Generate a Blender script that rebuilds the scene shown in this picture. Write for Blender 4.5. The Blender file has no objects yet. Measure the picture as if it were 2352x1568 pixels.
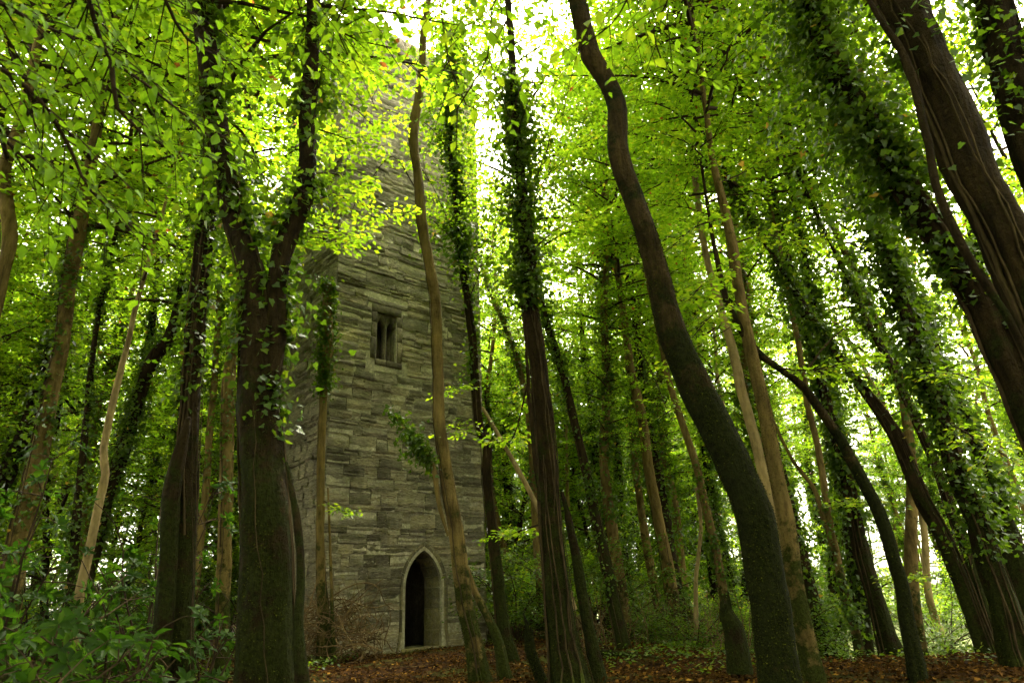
import bpy, math, random
import numpy as np
from mathutils import Vector, Matrix

SC = bpy.context.scene
COL = SC.collection
R_ = math.radians
rng = np.random.default_rng(7)
random.seed(7)

# ------------------------------------------------------------------ camera
PITCH, ROLL, CAM_H = 20.76, -2.3, 1.05
cam_d = bpy.data.cameras.new("camera")
cam_d.sensor_width = 36.0
cam_d.lens = 24.0
cam_d.clip_end = 6000
cam_d.dof.use_dof = True
cam_d.dof.focus_distance = 17.5
cam_d.dof.aperture_fstop = 3.2
cam = bpy.data.objects.new("camera", cam_d)
COL.objects.link(cam)
MR = Matrix.Rotation(R_(90 + PITCH), 4, 'X') @ Matrix.Rotation(R_(ROLL), 4, 'Z')
cam.matrix_world = Matrix.Translation((0, 0, CAM_H)) @ MR
SC.camera = cam

# ------------------------------------------------------------------ sky and sun (bright overcast)
SUN_EL, SUN_AZ = 58.0, 20.0          # azimuth: degrees from +Y towards +X
world = bpy.data.worlds.new("World")
SC.world = world
world.use_nodes = True
wn = world.node_tree
wn.nodes.clear()
sky = wn.nodes.new('ShaderNodeTexSky')
sky.sky_type = 'NISHITA'
sky.sun_disc = False
sky.sun_elevation = R_(SUN_EL)
sky.sun_rotation = R_(SUN_AZ)
sky.air_density = 1.0
sky.dust_density = 4.0
sky.ozone_density = 0.6
hsv = wn.nodes.new('ShaderNodeHueSaturation')
hsv.inputs['Saturation'].default_value = 0.12
wb = wn.nodes.new('ShaderNodeMixRGB')
wb.blend_type = 'MULTIPLY'
wb.inputs[0].default_value = 1.0
wb.inputs[2].default_value = (1.0, 0.94, 0.76, 1)
bg = wn.nodes.new('ShaderNodeBackground')
bg.inputs['Strength'].default_value = 0.15
wo = wn.nodes.new('ShaderNodeOutputWorld')
wn.links.new(sky.outputs[0], hsv.inputs['Color'])
wn.links.new(hsv.outputs[0], wb.inputs[1])
wn.links.new(wb.outputs[0], bg.inputs[0])
wn.links.new(bg.outputs[0], wo.inputs[0])
sun_d = bpy.data.lights.new("sun", 'SUN')
sun_d.energy = 1.5
sun_d.angle = R_(14)
sun_d.color = (1.0, 0.93, 0.78)
sun = bpy.data.objects.new("sun", sun_d)
COL.objects.link(sun)
sv = Vector((math.sin(R_(SUN_AZ)) * math.cos(R_(SUN_EL)), math.cos(R_(SUN_AZ)) * math.cos(R_(SUN_EL)), math.sin(R_(SUN_EL))))
sun.rotation_euler = sv.to_track_quat('Z', 'Y').to_euler()
sun.location = (0, 0, 60)

vs = SC.view_settings
vs.view_transform = 'Standard'
vs.look = 'None'
vs.gamma = 1.0
vs.exposure = 3.85
vs.use_curve_mapping = False
cy = SC.cycles
cy.max_bounces = 8
cy.diffuse_bounces = 5
cy.glossy_bounces = 2
cy.transmission_bounces = 5
cy.transparent_max_bounces = 4
cy.caustics_reflective = False
cy.caustics_refractive = False
cy.use_adaptive_sampling = True
cy.adaptive_threshold = 0.02
try:
    cy.use_denoising = True
    cy.denoiser = 'OPENIMAGEDENOISE'
except Exception:
    pass

# ------------------------------------------------------------------ pixel helpers (2352 x 1568 picture units)
FPX = 1568.0
RM = np.array(MR.to_3x3())
CAMP = np.array([0, 0, CAM_H])


def ray(x, y):
    return RM @ np.array([(x - 1176) / FPX, (784 - y) / FPX, -1.0])


def at_depth(x, y, Y):
    d = ray(x, y)
    return CAMP + d * (Y / d[1])


def ppx(P):
    q = RM.T @ (np.asarray(P, float) - CAMP)
    return 1176 + FPX * q[0] / -q[2], 784 - FPX * q[1] / -q[2], -q[2]


def sstep(a, b, x):
    t = np.clip((x - a) / (b - a), 0, 1)
    return t * t * (3 - 2 * t)


def gz(x, y):
    """ground height"""
    x = np.asarray(x, float)
    y = np.asarray(y, float)
    b = (0.035 * np.sin(x * 0.9 + 1.3) * np.cos(y * 0.7) + 0.03 * np.sin(x * 2.1 + y * 1.7)
         + 0.02 * np.sin(x * 4.3 - y * 3.1 + 2) + 0.012 * np.sin(x * 9.1 + y * 7.3))
    near = np.exp(-(((x - 0) / 45) ** 2 + ((y - 15) / 45) ** 2))
    drop = -1.0 * sstep(10.8, 18, y) * sstep(2.5, 7, x) * (1 - 0.7 * sstep(40, 90, y))
    return b * near + drop


# ------------------------------------------------------------------ mesh helpers
def mesh(name, V, faces, mat, smooth=False, tint=None, mats=None, midx=None):
    V = np.asarray(V, np.float32).reshape(-1, 3)
    me = bpy.data.meshes.new(name)
    me.vertices.add(len(V))
    me.vertices.foreach_set('co', V.ravel())
    if not isinstance(faces, list):
        faces = [faces]
    faces = [np.asarray(f, np.int32) for f in faces if len(f)]
    loops = np.concatenate([f.ravel() for f in faces])
    tot = np.concatenate([np.full(len(f), f.shape[1], np.int32) for f in faces])
    start = np.concatenate([[0], np.cumsum(tot)[:-1]]).astype(np.int32)
    me.loops.add(len(loops))
    me.loops.foreach_set('vertex_index', loops)
    me.polygons.add(len(tot))
    me.polygons.foreach_set('loop_start', start)
    me.polygons.foreach_set('loop_total', tot)
    if smooth:
        me.polygons.foreach_set('use_smooth', np.ones(len(tot), bool))
    for m in (mats or [mat]):
        me.materials.append(m)
    if midx is not None:
        me.polygons.foreach_set('material_index', np.asarray(midx, np.int32))
    if tint is not None:
        a = me.attributes.new('tint', 'FLOAT', 'POINT')
        a.data.foreach_set('value', np.asarray(tint, np.float32))
    me.update(calc_edges=True)
    return me


def ob(name, me, parent=None, loc=None, kind=None):
    o = bpy.data.objects.new(name, me)
    COL.objects.link(o)
    if parent is not None:
        o.parent = parent
    if loc is not None:
        o.location = loc
    if kind:
        o['kind'] = kind
    return o


def thing(name, label, cat, loc=(0, 0, 0), group=None):
    o = bpy.data.objects.new(name, None)
    COL.objects.link(o)
    o.location = loc
    o.empty_display_size = 0.2
    o['label'] = label
    o['category'] = cat
    if group:
        o['group'] = group
    return o


def norm(v):
    v = np.asarray(v, float)
    return v / (np.linalg.norm(v, axis=-1, keepdims=True) + 1e-9)


def spline(P, step):
    """Catmull-Rom resample of rows (x,y,z,r)"""
    P = np.asarray(P, float)
    Q = np.vstack([2 * P[0] - P[1], P, 2 * P[-1] - P[-2]])
    Q[0, 3:] = P[0, 3:]
    Q[-1, 3:] = P[-1, 3:]
    out = []
    for i in range(1, len(Q) - 2):
        n = max(1, int(np.linalg.norm(Q[i + 1, :3] - Q[i, :3]) / step))
        for t in np.arange(n) / n:
            a, b, c, d = Q[i - 1], Q[i], Q[i + 1], Q[i + 2]
            out.append(0.5 * (2 * b + (c - a) * t + (2 * a - 5 * b + 4 * c - d) * t * t + (3 * b - a - 3 * c + d) * t ** 3))
    out.append(P[-1])
    out = np.array(out)
    out[:, 3] = np.maximum(out[:, 3], 0.004)
    return out


def frames(C):
    T = norm(np.gradient(C, axis=0))
    ref = np.array([0.0, 1.0, 0.0]) if abs(T[0][1]) < 0.8 else np.array([1.0, 0, 0])
    U = norm(ref - np.sum(ref * T, 1, keepdims=True) * T)
    W = np.cross(T, U)
    return T, U, W


def tube(C, r, n, lump=0.0, seed=0, flare=None, freq=2.0, ridge=0.0, knots=0):
    """verts+faces of a tube round centreline C with radii r; flare=(z0, height, amount)"""
    g = np.random.default_rng(seed)
    m = len(C)
    T, U, W = frames(C)
    th = np.linspace(0, 2 * np.pi, n, endpoint=False)
    s = np.concatenate([[0], np.cumsum(np.linalg.norm(np.diff(C, axis=0), axis=1))])
    rr = np.repeat(np.asarray(r)[:, None], n, 1)
    if lump:
        k = np.zeros((m, n))
        for a, kk in ((1, 2), (0.8, 3), (0.5, 4), (0.45, 5), (0.3, 7)):
            ph, ph2, f, f2 = g.uniform(0, 6.28, 4)
            k += a * np.sin(kk * th[None] + ph + (f - 3) * 0.5 * s[:, None]) * np.sin(freq * (0.6 + f2 * 0.4) * s[:, None] + ph2)
        k += 0.5 * g.standard_normal((m, n)) * 0.6
        rr = rr * (1 + lump * k)
    if ridge:                                    # furrowed bark / fused ivy stems running up the trunk
        k = np.zeros((m, n))
        for kk, a in ((6, .9), (9, 1.0), (13, .8), (19, .6)):
            ph = g.uniform(0, 6.28) + np.cumsum(g.normal(0, .16, m)) + g.uniform(-.5, .5) * s
            am_ = .5 + .5 * np.sin(g.uniform(.6, 1.6) * s + g.uniform(0, 6.28))
            k += a * am_[:, None] * (1 - 1.6 * np.abs(np.sin(.5 * kk * th[None] + ph[:, None])))
        rr = rr * (1 + ridge * k)
    if knots:                                    # branch scars and burrs
        for _ in range(knots):
            s0, t0 = g.uniform(.1, .95) * s[-1], g.uniform(0, 6.28)
            dth = np.angle(np.exp(1j * (th[None] - t0)))
            sg = g.uniform(.05, .12)
            d2 = ((s[:, None] - s0) / sg) ** 2 + (dth * np.asarray(r)[:, None] / sg) ** 2
            rr = rr + g.uniform(.15, .4) * np.minimum(sg, .5 * np.asarray(r)[:, None]) * (np.exp(-.5 * d2) - .7 * np.exp(-2.2 * d2))
    if flare:
        z0, hgt, am = flare
        e = np.exp(-np.clip(C[:, 2] - z0, 0, None) / hgt)
        p1, p2 = g.uniform(0, 6.28, 2)
        rr = rr * (1 + am * e[:, None] * (0.55 + 0.35 * np.sin(5 * th + p1) + 0.25 * np.sin(3 * th + p2))[None])
    V = C[:, None, :] + rr[..., None] * (np.cos(th)[None, :, None] * U[:, None, :] + np.sin(th)[None, :, None] * W[:, None, :])
    V = V.reshape(-1, 3)
    i = np.arange(m - 1)[:, None] * n
    j = np.arange(n)[None]
    F = np.stack([i + j, i + (j + 1) % n, i + n + (j + 1) % n, i + n + j], -1).reshape(-1, 4)
    V = np.vstack([V, C[-1] + T[-1] * r[-1] * 0.6])
    last = (m - 1) * n
    cap = np.stack([last + np.arange(n), last + (np.arange(n) + 1) % n, np.full(n, len(V) - 1)], 1)
    return V, F, cap


class Bag:
    """collects tubes into one mesh"""
    def __init__(self):
        self.V, self.Q, self.T, self.n = [], [], [], 0

    def tube(self, C, r, n=5, **k):
        V, F, cap = tube(np.asarray(C, float), np.asarray(r, float), n, **k)
        self.V.append(V)
        self.Q.append(F + self.n)
        self.T.append(cap + self.n)
        self.n += len(V)

    def mesh(self, name, mat, smooth=True):
        return mesh(name, np.vstack(self.V), [np.vstack(self.Q), np.vstack(self.T)], mat, smooth)


# leaf templates: (u along, v across, w up)
LEAF4 = (np.array([(0, 0, 0), (.48, .5, .07), (1, 0, -.06), (.48, -.5, .07)]), np.array([(0, 2, 1), (0, 3, 2)]))
LEAF8 = (np.array([(0, 0, 0), (.2, .3, .03), (.5, .5, .06), (.8, .3, .02), (1, 0, -.1), (.8, -.3, .02), (.5, -.5, .06), (.2, -.3, .03), (.5, 0, -.02)]),
         np.array([(0, 8, 1), (1, 8, 2), (2, 8, 3), (3, 8, 4), (4, 8, 5), (5, 8, 6), (6, 8, 7), (7, 8, 0)]))
IVY = (np.array([(0, 0, 0), (-.08, .38, .02), (.38, .5, .05), (.5, .3, .0), (1, 0, -.08), (.5, -.3, .0), (.38, -.5, .05), (-.08, -.38, .02)]),
       np.array([(0, 2, 1), (0, 3, 2), (0, 4, 3), (0, 5, 4), (0, 6, 5), (0, 7, 6)]))
LANCE = (np.array([(0, 0, 0), (.3, .42, .06), (.65, .5, .06), (1, 0, -.14), (.65, -.5, .06), (.3, -.42, .06), (.5, 0, -.02)]),
         np.array([(0, 6, 1), (1, 6, 2), (2, 6, 3), (3, 6, 4), (4, 6, 5), (5, 6, 0)]))


def leafmesh(name, P, D, N, L, W, mat, tpl=LEAF4, tint=None):
    P, D, N = np.asarray(P, float), norm(D), np.asarray(N, float)
    S = norm(np.cross(D, N))
    N = np.cross(S, D)
    t, f = tpl
    n = len(P)
    L = np.broadcast_to(L, (n,))[:, None, None]
    W = np.broadcast_to(W, (n,))[:, None, None]
    V = P[:, None] + L * t[None, :, 0, None] * D[:, None] + W * t[None, :, 1, None] * S[:, None] + L * t[None, :, 2, None] * N[:, None]
    k = len(t)
    F = (f[None] + (np.arange(n) * k)[:, None, None]).reshape(-1, 3)
    if tint is None:
        tint = rng.random(n)
    return mesh(name, V.reshape(-1, 3), F, mat, False, np.repeat(tint, k))


# ------------------------------------------------------------------ materials
def nmat(name):
    m = bpy.data.materials.new(name)
    m.use_nodes = True
    nt = m.node_tree
    nt.nodes.clear()
    out = nt.nodes.new('ShaderNodeOutputMaterial')
    return m, nt, out


def nd(nt, typ, **kw):
    n = nt.nodes.new(typ)
    for k, v in kw.items():
        if k in n.inputs:
            n.inputs[k].default_value = v
        else:
            setattr(n, k, v)
    return n


def ramp(nt, stops, interp='LINEAR'):
    n = nt.nodes.new('ShaderNodeValToRGB')
    n.color_ramp.interpolation = interp
    els = n.color_ramp.elements
    while len(els) < len(stops):
        els.new(0.5)
    for e, (p, c) in zip(els, stops):
        e.position = p
        e.color = (*c, 1)
    return n


def leaf_mat(name, stops, tstops, trans=0.5, rough=0.45, spec=0.35):
    m, nt, out = nmat(name)
    at = nd(nt, 'ShaderNodeAttribute', attribute_name='tint')
    r1, r2 = ramp(nt, stops), ramp(nt, tstops)
    p = nd(nt, 'ShaderNodeBsdfPrincipled', Roughness=rough)
    p.inputs['Specular IOR Level'].default_value = spec
    t = nt.nodes.new('ShaderNodeBsdfTranslucent')
    mx = nt.nodes.new('ShaderNodeMixShader')
    mx.inputs[0].default_value = trans
    lk = nt.links.new
    lk(at.outputs['Fac'], r1.inputs[0])
    lk(at.outputs['Fac'], r2.inputs[0])
    lk(r1.outputs[0], p.inputs['Base Color'])
    lk(r2.outputs[0], t.inputs['Color'])
    lk(p.outputs[0], mx.inputs[1])
    lk(t.outputs[0], mx.inputs[2])
    lk(mx.outputs[0], out.inputs[0])
    return m


M = {}
M['beech'] = leaf_mat('beech_leaf',
                      [(0, (.045, .095, .008)), (.5, (.062, .12, .010)), (.93, (.10, .15, .014)), (.985, (.17, .14, .02)), (1, (.16, .06, .02))],
                      [(0, (.17, .33, .008)), (.5, (.27, .46, .010)), (.93, (.50, .62, .016)), (.985, (.62, .46, .03)), (1, (.32, .10, .02))], .6, .5, .25)
M['ivy'] = leaf_mat('ivy_leaf',
                    [(0, (.022, .042, .004)), (.6, (.036, .066, .006)), (.97, (.07, .105, .010)), (1, (.15, .11, .02))],
                    [(0, (.07, .15, .004)), (.6, (.13, .23, .007)), (.97, (.26, .36, .010)), (1, (.4, .25, .03))], .45, .45, .18)
M['laurel'] = leaf_mat('laurel_leaf',
                       [(0, (.011, .026, .003)), (.7, (.019, .042, .004)), (1, (.040, .072, .006))],
                       [(0, (.03, .09, .004)), (.7, (.055, .14, .006)), (1, (.11, .22, .008))], .35, .55, .06)
M['litter'] = leaf_mat('litter_leaf',
                       [(0, (.014, .007, .002)), (.35, (.034, .016, .004)), (.65, (.075, .034, .007)), (.88, (.17, .085, .015)), (1, (.32, .20, .035))],
                       [(0, (.02, .01, .004)), (1, (.12, .06, .015))], .15, .9, .02)
M['moss_tuft'] = leaf_mat('moss_tuft',
                          [(0, (.012, .014, .003)), (.7, (.022, .026, .004)), (.86, (.045, .050, .007)), (1, (.11, .12, .012))],  # moss colour; brightest end paints in lit edges on some tufts
                          [(0, (.012, .015, .003)), (1, (.035, .04, .005))], .3, 1.0, .02)


def bark(name, c_dark, c_light, moss_amt=0.5, moss_h=3.0, moss_c=(.045, .055, .010), rough_scale=1.0, bump=0.6, patch=1.2):
    m, nt, out = nmat(name)
    lk = nt.links.new
    tc = nt.nodes.new('ShaderNodeTexCoord')
    mp = nt.nodes.new('ShaderNodeMapping')
    mp.inputs['Scale'].default_value = (7 * rough_scale, 7 * rough_scale, 1.6 * rough_scale)
    n1 = nd(nt, 'ShaderNodeTexNoise', Scale=2.2, Detail=9.0, Roughness=.68)
    n2 = nd(nt, 'ShaderNodeTexNoise', Scale=patch, Detail=5.0, Roughness=.62)
    n3 = nd(nt, 'ShaderNodeTexNoise', Scale=26.0, Detail=4.0, Roughness=.6)
    lk(tc.outputs['Object'], mp.inputs[0])
    lk(mp.outputs[0], n1.inputs['Vector'])
    lk(tc.outputs['Object'], n2.inputs['Vector'])
    lk(tc.outputs['Object'], n3.inputs['Vector'])
    r1 = ramp(nt, [(.3, c_dark), (.48, tuple(.5 * (a + b) for a, b in zip(c_dark, c_light))), (.7, c_light)])
    lk(n1.outputs[0], r1.inputs[0])
    # pale lichen / dark blotches
    r2 = ramp(nt, [(.35, (.45, .42, .36)), (.5, (1, 1, 1)), (.68, (1.35, 1.3, 1.1))])
    lk(n2.outputs[0], r2.inputs[0])
    mu = nd(nt, 'ShaderNodeMixRGB', blend_type='MULTIPLY')
    mu.inputs[0].default_value = .8
    lk(r1.outputs[0], mu.inputs[1])
    lk(r2.outputs[0], mu.inputs[2])
    # moss grows thicker towards the foot of the trunk, in patches
    sp = nt.nodes.new('ShaderNodeSeparateXYZ')
    lk(tc.outputs['Object'], sp.inputs[0])
    mr = nd(nt, 'ShaderNodeMapRange')
    mr.inputs['From Min'].default_value = moss_h
    mr.inputs['From Max'].default_value = 0.0
    mr.inputs['To Min'].default_value = 0.0
    mr.inputs['To Max'].default_value = 0.28
    lk(sp.outputs['Z'], mr.inputs['Value'])
    ad = nd(nt, 'ShaderNodeMath', operation='ADD')
    n4 = nd(nt, 'ShaderNodeTexNoise', Scale=2.6, Detail=7.0, Roughness=.7)
    lk(tc.outputs['Object'], n4.inputs['Vector'])
    lk(mr.outputs[0], ad.inputs[0])
    lk(n4.outputs[0], ad.inputs[1])
    r3 = ramp(nt, [(.78 - .3 * moss_amt, (0, 0, 0)), (.86 - .3 * moss_amt, (1, 1, 1))])
    lk(ad.outputs[0], r3.inputs[0])
    rm = ramp(nt, [(.3, tuple(.55 * c for c in moss_c)), (.7, tuple(1.5 * c for c in moss_c))])
    lk(n3.outputs[0], rm.inputs[0])
    mm = nt.nodes.new('ShaderNodeMixRGB')
    lk(r3.outputs[0], mm.inputs[0])
    lk(mu.outputs[0], mm.inputs[1])
    lk(rm.outputs[0], mm.inputs[2])
    p = nd(nt, 'ShaderNodeBsdfPrincipled', Roughness=.95)
    p.inputs['Specular IOR Level'].default_value = .06
    lk(mm.outputs[0], p.inputs['Base Color'])
    s1 = nd(nt, 'ShaderNodeMath', operation='MULTIPLY_ADD')
    lk(n3.outputs[0], s1.inputs[0])
    s1.inputs[1].default_value = .45
    lk(n1.outputs[0], s1.inputs[2])
    b = nd(nt, 'ShaderNodeBump', Strength=bump, Distance=.09)
    lk(s1.outputs[0], b.inputs['Height'])
    lk(b.outputs[0], p.inputs['Normal'])
    lk(p.outputs[0], out.inputs[0])
    return m


M['bark_pale'] = bark('bark_pale', (.10, .07, .032), (.30, .225, .105), .1, 1.5, rough_scale=.6, bump=.5)
M['bark_tan'] = bark('bark_tan', (.045, .031, .010), (.165, .118, .040), .5, 3.0, moss_c=(.020, .024, .004), rough_scale=.7, bump=.7)
M['bark_dark'] = bark('bark_dark', (.005, .0036, .0016), (.034, .023, .009), .55, 4.0, moss_c=(.016, .019, .0035), bump=1.0)
M['bark_moss'] = bark('bark_moss', (.008, .006, .0025), (.050, .034, .013), .85, 4.2, moss_c=(.011, .013, .003), bump=1.0)
M['twig'] = bark('twig_bark', (.018, .012, .007), (.05, .034, .018), 0, .1, bump=.2)
M['dead_twig'] = bark('dead_twig', (.05, .033, .015), (.17, .115, .052), 0, .1, bump=.2)
M['vine'] = bark('vine_bark', (.014, .010, .005), (.065, .046, .022), .15, 1.0, bump=.4, rough_scale=2)


def stone_mat(name, c0, c1, c2, lam=True, bump=1.0, rand=True):
    m, nt, out = nmat(name)
    lk = nt.links.new
    tc = nt.nodes.new('ShaderNodeTexCoord')
    mp = nt.nodes.new('ShaderNodeMapping')
    mp.inputs['Scale'].default_value = (4.2, 4.2, 27.0) if lam else (7, 7, 7)
    n1 = nd(nt, 'ShaderNodeTexNoise', Scale=1.6, Detail=9.0, Roughness=.7, Distortion=.9)
    lk(tc.outputs['Object'], mp.inputs[0])
    lk(mp.outputs[0], n1.inputs['Vector'])
    n2 = nd(nt, 'ShaderNodeTexNoise', Scale=1.1, Detail=5.0, Roughness=.6)
    lk(tc.outputs['Object'], n2.inputs['Vector'])
    n3 = nd(nt, 'ShaderNodeTexNoise', Scale=9.0, Detail=6.0, Roughness=.7)
    lk(tc.outputs['Object'], n3.inputs['Vector'])
    r1 = ramp(nt, [(.36, c0), (.43, tuple(.75 * c for c in c1)), (.54, c1), (.70, c2)])
    lk(n1.outputs[0], r1.inputs[0])
    # lichen, algae and run-off stains
    r2 = ramp(nt, [(.30, (.36, .36, .30)), (.46, (.85, .85, .82)), (.56, (1.05, 1.05, 1)), (.70, (1.5, 1.45, 1.25))])
    lk(n2.outputs[0], r2.inputs[0])
    mu = nd(nt, 'ShaderNodeMixRGB', blend_type='MULTIPLY')
    mu.inputs[0].default_value = .85
    lk(r1.outputs[0], mu.inputs[1])
    lk(r2.outputs[0], mu.inputs[2])
    # green algae near the ground
    sp = nt.nodes.new('ShaderNodeSeparateXYZ')
    lk(tc.outputs['Object'], sp.inputs[0])
    mr = nd(nt, 'ShaderNodeMapRange')
    mr.inputs['From Min'].default_value = 7.0
    mr.inputs['From Max'].default_value = 0.0
    mr.inputs['To Max'].default_value = .22
    lk(sp.outputs['Z'], mr.inputs['Value'])
    ad = nd(nt, 'ShaderNodeMath', operation='ADD')
    lk(mr.outputs[0], ad.inputs[0])
    lk(n3.outputs[0], ad.inputs[1])
    r3 = ramp(nt, [(.60, (0, 0, 0)), (.84, (.6, .6, .6))])
    lk(ad.outputs[0], r3.inputs[0])
    mm = nt.nodes.new('ShaderNodeMixRGB')
    mm.inputs[2].default_value = (.15, .125, .04, 1)
    lk(r3.outputs[0], mm.inputs[0])
    lk(mu.outputs[0], mm.inputs[1])
    src = mm.outputs[0]
    if rand:
        oi = nt.nodes.new('ShaderNodeObjectInfo')
        rr = ramp(nt, [(0, (.55, .54, .50)), (.5, (1, 1, 1)), (1, (1.35, 1.3, 1.15))])
        lk(oi.outputs['Random'], rr.inputs[0])
        m2 = nd(nt, 'ShaderNodeMixRGB', blend_type='MULTIPLY')
        m2.inputs[0].default_value = 1
        lk(src, m2.inputs[1])
        lk(rr.outputs[0], m2.inputs[2])
        src = m2.outputs[0]
    p = nd(nt, 'ShaderNodeBsdfPrincipled', Roughness=.9)
    p.inputs['Specular IOR Level'].default_value = .15
    lk(src, p.inputs['Base Color'])
    s1 = nd(nt, 'ShaderNodeMath', operation='MULTIPLY_ADD')
    lk(n3.outputs[0], s1.inputs[0])
    s1.inputs[1].default_value = .5 if lam else 1.0
    lk(n1.outputs[0], s1.inputs[2])
    b = nd(nt, 'ShaderNodeBump', Strength=bump, Distance=.07 if lam else .02)
    lk(s1.outputs[0], b.inputs['Height'])
    lk(b.outputs[0], p.inputs['Normal'])
    lk(p.outputs[0], out.inputs[0])
    return m


M['stone'] = stone_mat('slaty_limestone', (.042, .037, .027), (.25, .222, .162), (.52, .47, .36))
M['mortar'] = stone_mat('lime_mortar', (.20, .178, .125), (.36, .325, .235), (.60, .55, .43), lam=False, rand=False)
M['dressed'] = stone_mat('dressed_limestone', (.055, .048, .032), (.115, .10, .068), (.20, .18, .13), lam=False, bump=.7)

# ground
m, nt, out = nmat('woodland_soil')
lk = nt.links.new
tc = nt.nodes.new('ShaderNodeTexCoord')
n1 = nd(nt, 'ShaderNodeTexNoise', Scale=.55, Detail=8.0, Roughness=.65)
n2 = nd(nt, 'ShaderNodeTexVoronoi', Scale=14.0)
n3 = nd(nt, 'ShaderNodeTexNoise', Scale=30.0, Detail=6.0)
for n in (n1, n2, n3):
    lk(tc.outputs['Object'], n.inputs['Vector'])
ra = ramp(nt, [(.2, (.008, .004, .002)), (.5, (.02, .010, .004)), (.8, (.04, .02, .007))])
lk(n2.outputs['Color'], ra.inputs[0])
rb = ramp(nt, [(.5, (0, 0, 0)), (.62, (.8, .8, .8))])
lk(n1.outputs[0], rb.inputs[0])
mm = nt.nodes.new('ShaderNodeMixRGB')
lk(rb.outputs[0], mm.inputs[0])
lk(ra.outputs[0], mm.inputs[1])
mm.inputs[2].default_value = (.05, .055, .012, 1)
p = nd(nt, 'ShaderNodeBsdfPrincipled', Roughness=1.0)
p.inputs['Specular IOR Level'].default_value = .02
lk(mm.outputs[0], p.inputs['Base Color'])
b = nd(nt, 'ShaderNodeBump', Strength=.8, Distance=.05)
lk(n3.outputs[0], b.inputs['Height'])
lk(b.outputs[0], p.inputs['Normal'])
lk(p.outputs[0], out.inputs[0])
M['soil'] = m

m, nt, out = nmat('meadow_grass')
lk = nt.links.new
tc = nt.nodes.new('ShaderNodeTexCoord')
n1 = nd(nt, 'ShaderNodeTexNoise', Scale=3.0, Detail=8.0)
lk(tc.outputs['Object'], n1.inputs['Vector'])
ra = ramp(nt, [(.3, (.10, .13, .03)), (.7, (.20, .21, .06))])
lk(n1.outputs[0], ra.inputs[0])
p = nd(nt, 'ShaderNodeBsdfPrincipled', Roughness=.9)
lk(ra.outputs[0], p.inputs['Base Color'])
lk(p.outputs[0], out.inputs[0])
M['meadow'] = m

m, nt, out = nmat('old_door_wood')
lk = nt.links.new
tc = nt.nodes.new('ShaderNodeTexCoord')
mp = nt.nodes.new('ShaderNodeMapping')
mp.inputs['Scale'].default_value = (30, 30, 2)
n1 = nd(nt, 'ShaderNodeTexNoise', Scale=1.5, Detail=6.0)
lk(tc.outputs['Object'], mp.inputs[0])
lk(mp.outputs[0], n1.inputs['Vector'])
ra = ramp(nt, [(.3, (.02, .015, .009)), (.7, (.06, .045, .026))])
lk(n1.outputs[0], ra.inputs[0])
p = nd(nt, 'ShaderNodeBsdfPrincipled', Roughness=.8)
lk(ra.outputs[0], p.inputs['Base Color'])
lk(p.outputs[0], out.inputs[0])
M['wood'] = m

# ------------------------------------------------------------------ ground
u = np.linspace(-1, 1, 181)
gx = 26 * u + 1500 * np.sign(u) * np.clip(np.abs(u) - .55, 0, None) ** 3 * 10.6
gy = 15 + gx.copy()
GX, GY = np.meshgrid(gx, gy, indexing='ij')
V = np.stack([GX, GY, gz(GX, GY)], -1).reshape(-1, 3)
n = len(u)
i = np.arange(n - 1)[:, None] * n + np.arange(n - 1)[None]
Q = np.stack([i, i + n, i + n + 1, i + 1], -1).reshape(-1, 4)
ob('ground', mesh('ground', V, Q, M['soil'], True), kind='structure')
# open meadow past the edge of the wood
mx_, my_ = np.meshgrid(np.linspace(0, 1, 60), np.linspace(0, 1, 60), indexing='ij')
Y = 15.5 + 180 * my_ ** 2
X0 = 4.5 + 1.2 * np.sin(Y * .5) - (Y - 17) * .12
X = X0 + mx_ ** 1.3 * (40 + Y)
V = np.stack([X, Y, gz(X, Y) + .03], -1).reshape(-1, 3)
i = np.arange(59)[:, None] * 60 + np.arange(59)[None]
Q = np.stack([i, i + 60, i + 61, i + 1], -1).reshape(-1, 4)
ob('meadow', mesh('meadow', V, Q, M['meadow'], True), kind='structure')

# ------------------------------------------------------------------ tower
TA = np.array([-4.713, 16.757, 0.0])
ANG = R_(48.5)
E1 = np.array([math.sin(ANG), math.cos(ANG), 0])      # along the front, towards the right
E2 = np.array([-E1[1], E1[0], 0])                     # away along the left face
TW, TD, TH = 4.95, 4.5, 18.75
tower = thing('stone_tower', 'tall square grey stone tower with pointed doorway and twin-light window', 'tower', tuple(TA))
tower.rotation_euler = (0, 0, math.atan2(E1[1], E1[0]))
# local frame: x along front, y inwards, z up (front face is y=0)
DC, DH, SPR, APEX = 2.92, .66, 1.46, 2.50             # door centre, half width, springing, apex
WX0, WX1, WZ0, WZ1 = 1.27, 1.94, 7.38, 8.77


def arch_pts(half, spring, apex, n=8, base=-.15):
    rise = apex - spring
    Rr = (rise * rise + half * half) / (2 * half)
    pts = [(-half, base), (-half, spring)]
    a1 = math.asin(min(1, rise / Rr))
    for k in range(1, n):
        a = a1 * k / n
        pts.append((-half + Rr - Rr * math.cos(a), spring + Rr * math.sin(a)))
    pts.append((0, apex))
    for q in pts[-2::-1]:
        pts.append((-q[0], q[1]))
    return pts


def arch_half(half, spring, apex, z):
    if z >= apex:
        return 0.0
    if z <= spring:
        return half
    rise = apex - spring
    Rr = (rise * rise + half * half) / (2 * half)
    return max(0.0, math.sqrt(max(0, Rr * Rr - (z - spring) ** 2)) - (Rr - half))


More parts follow.
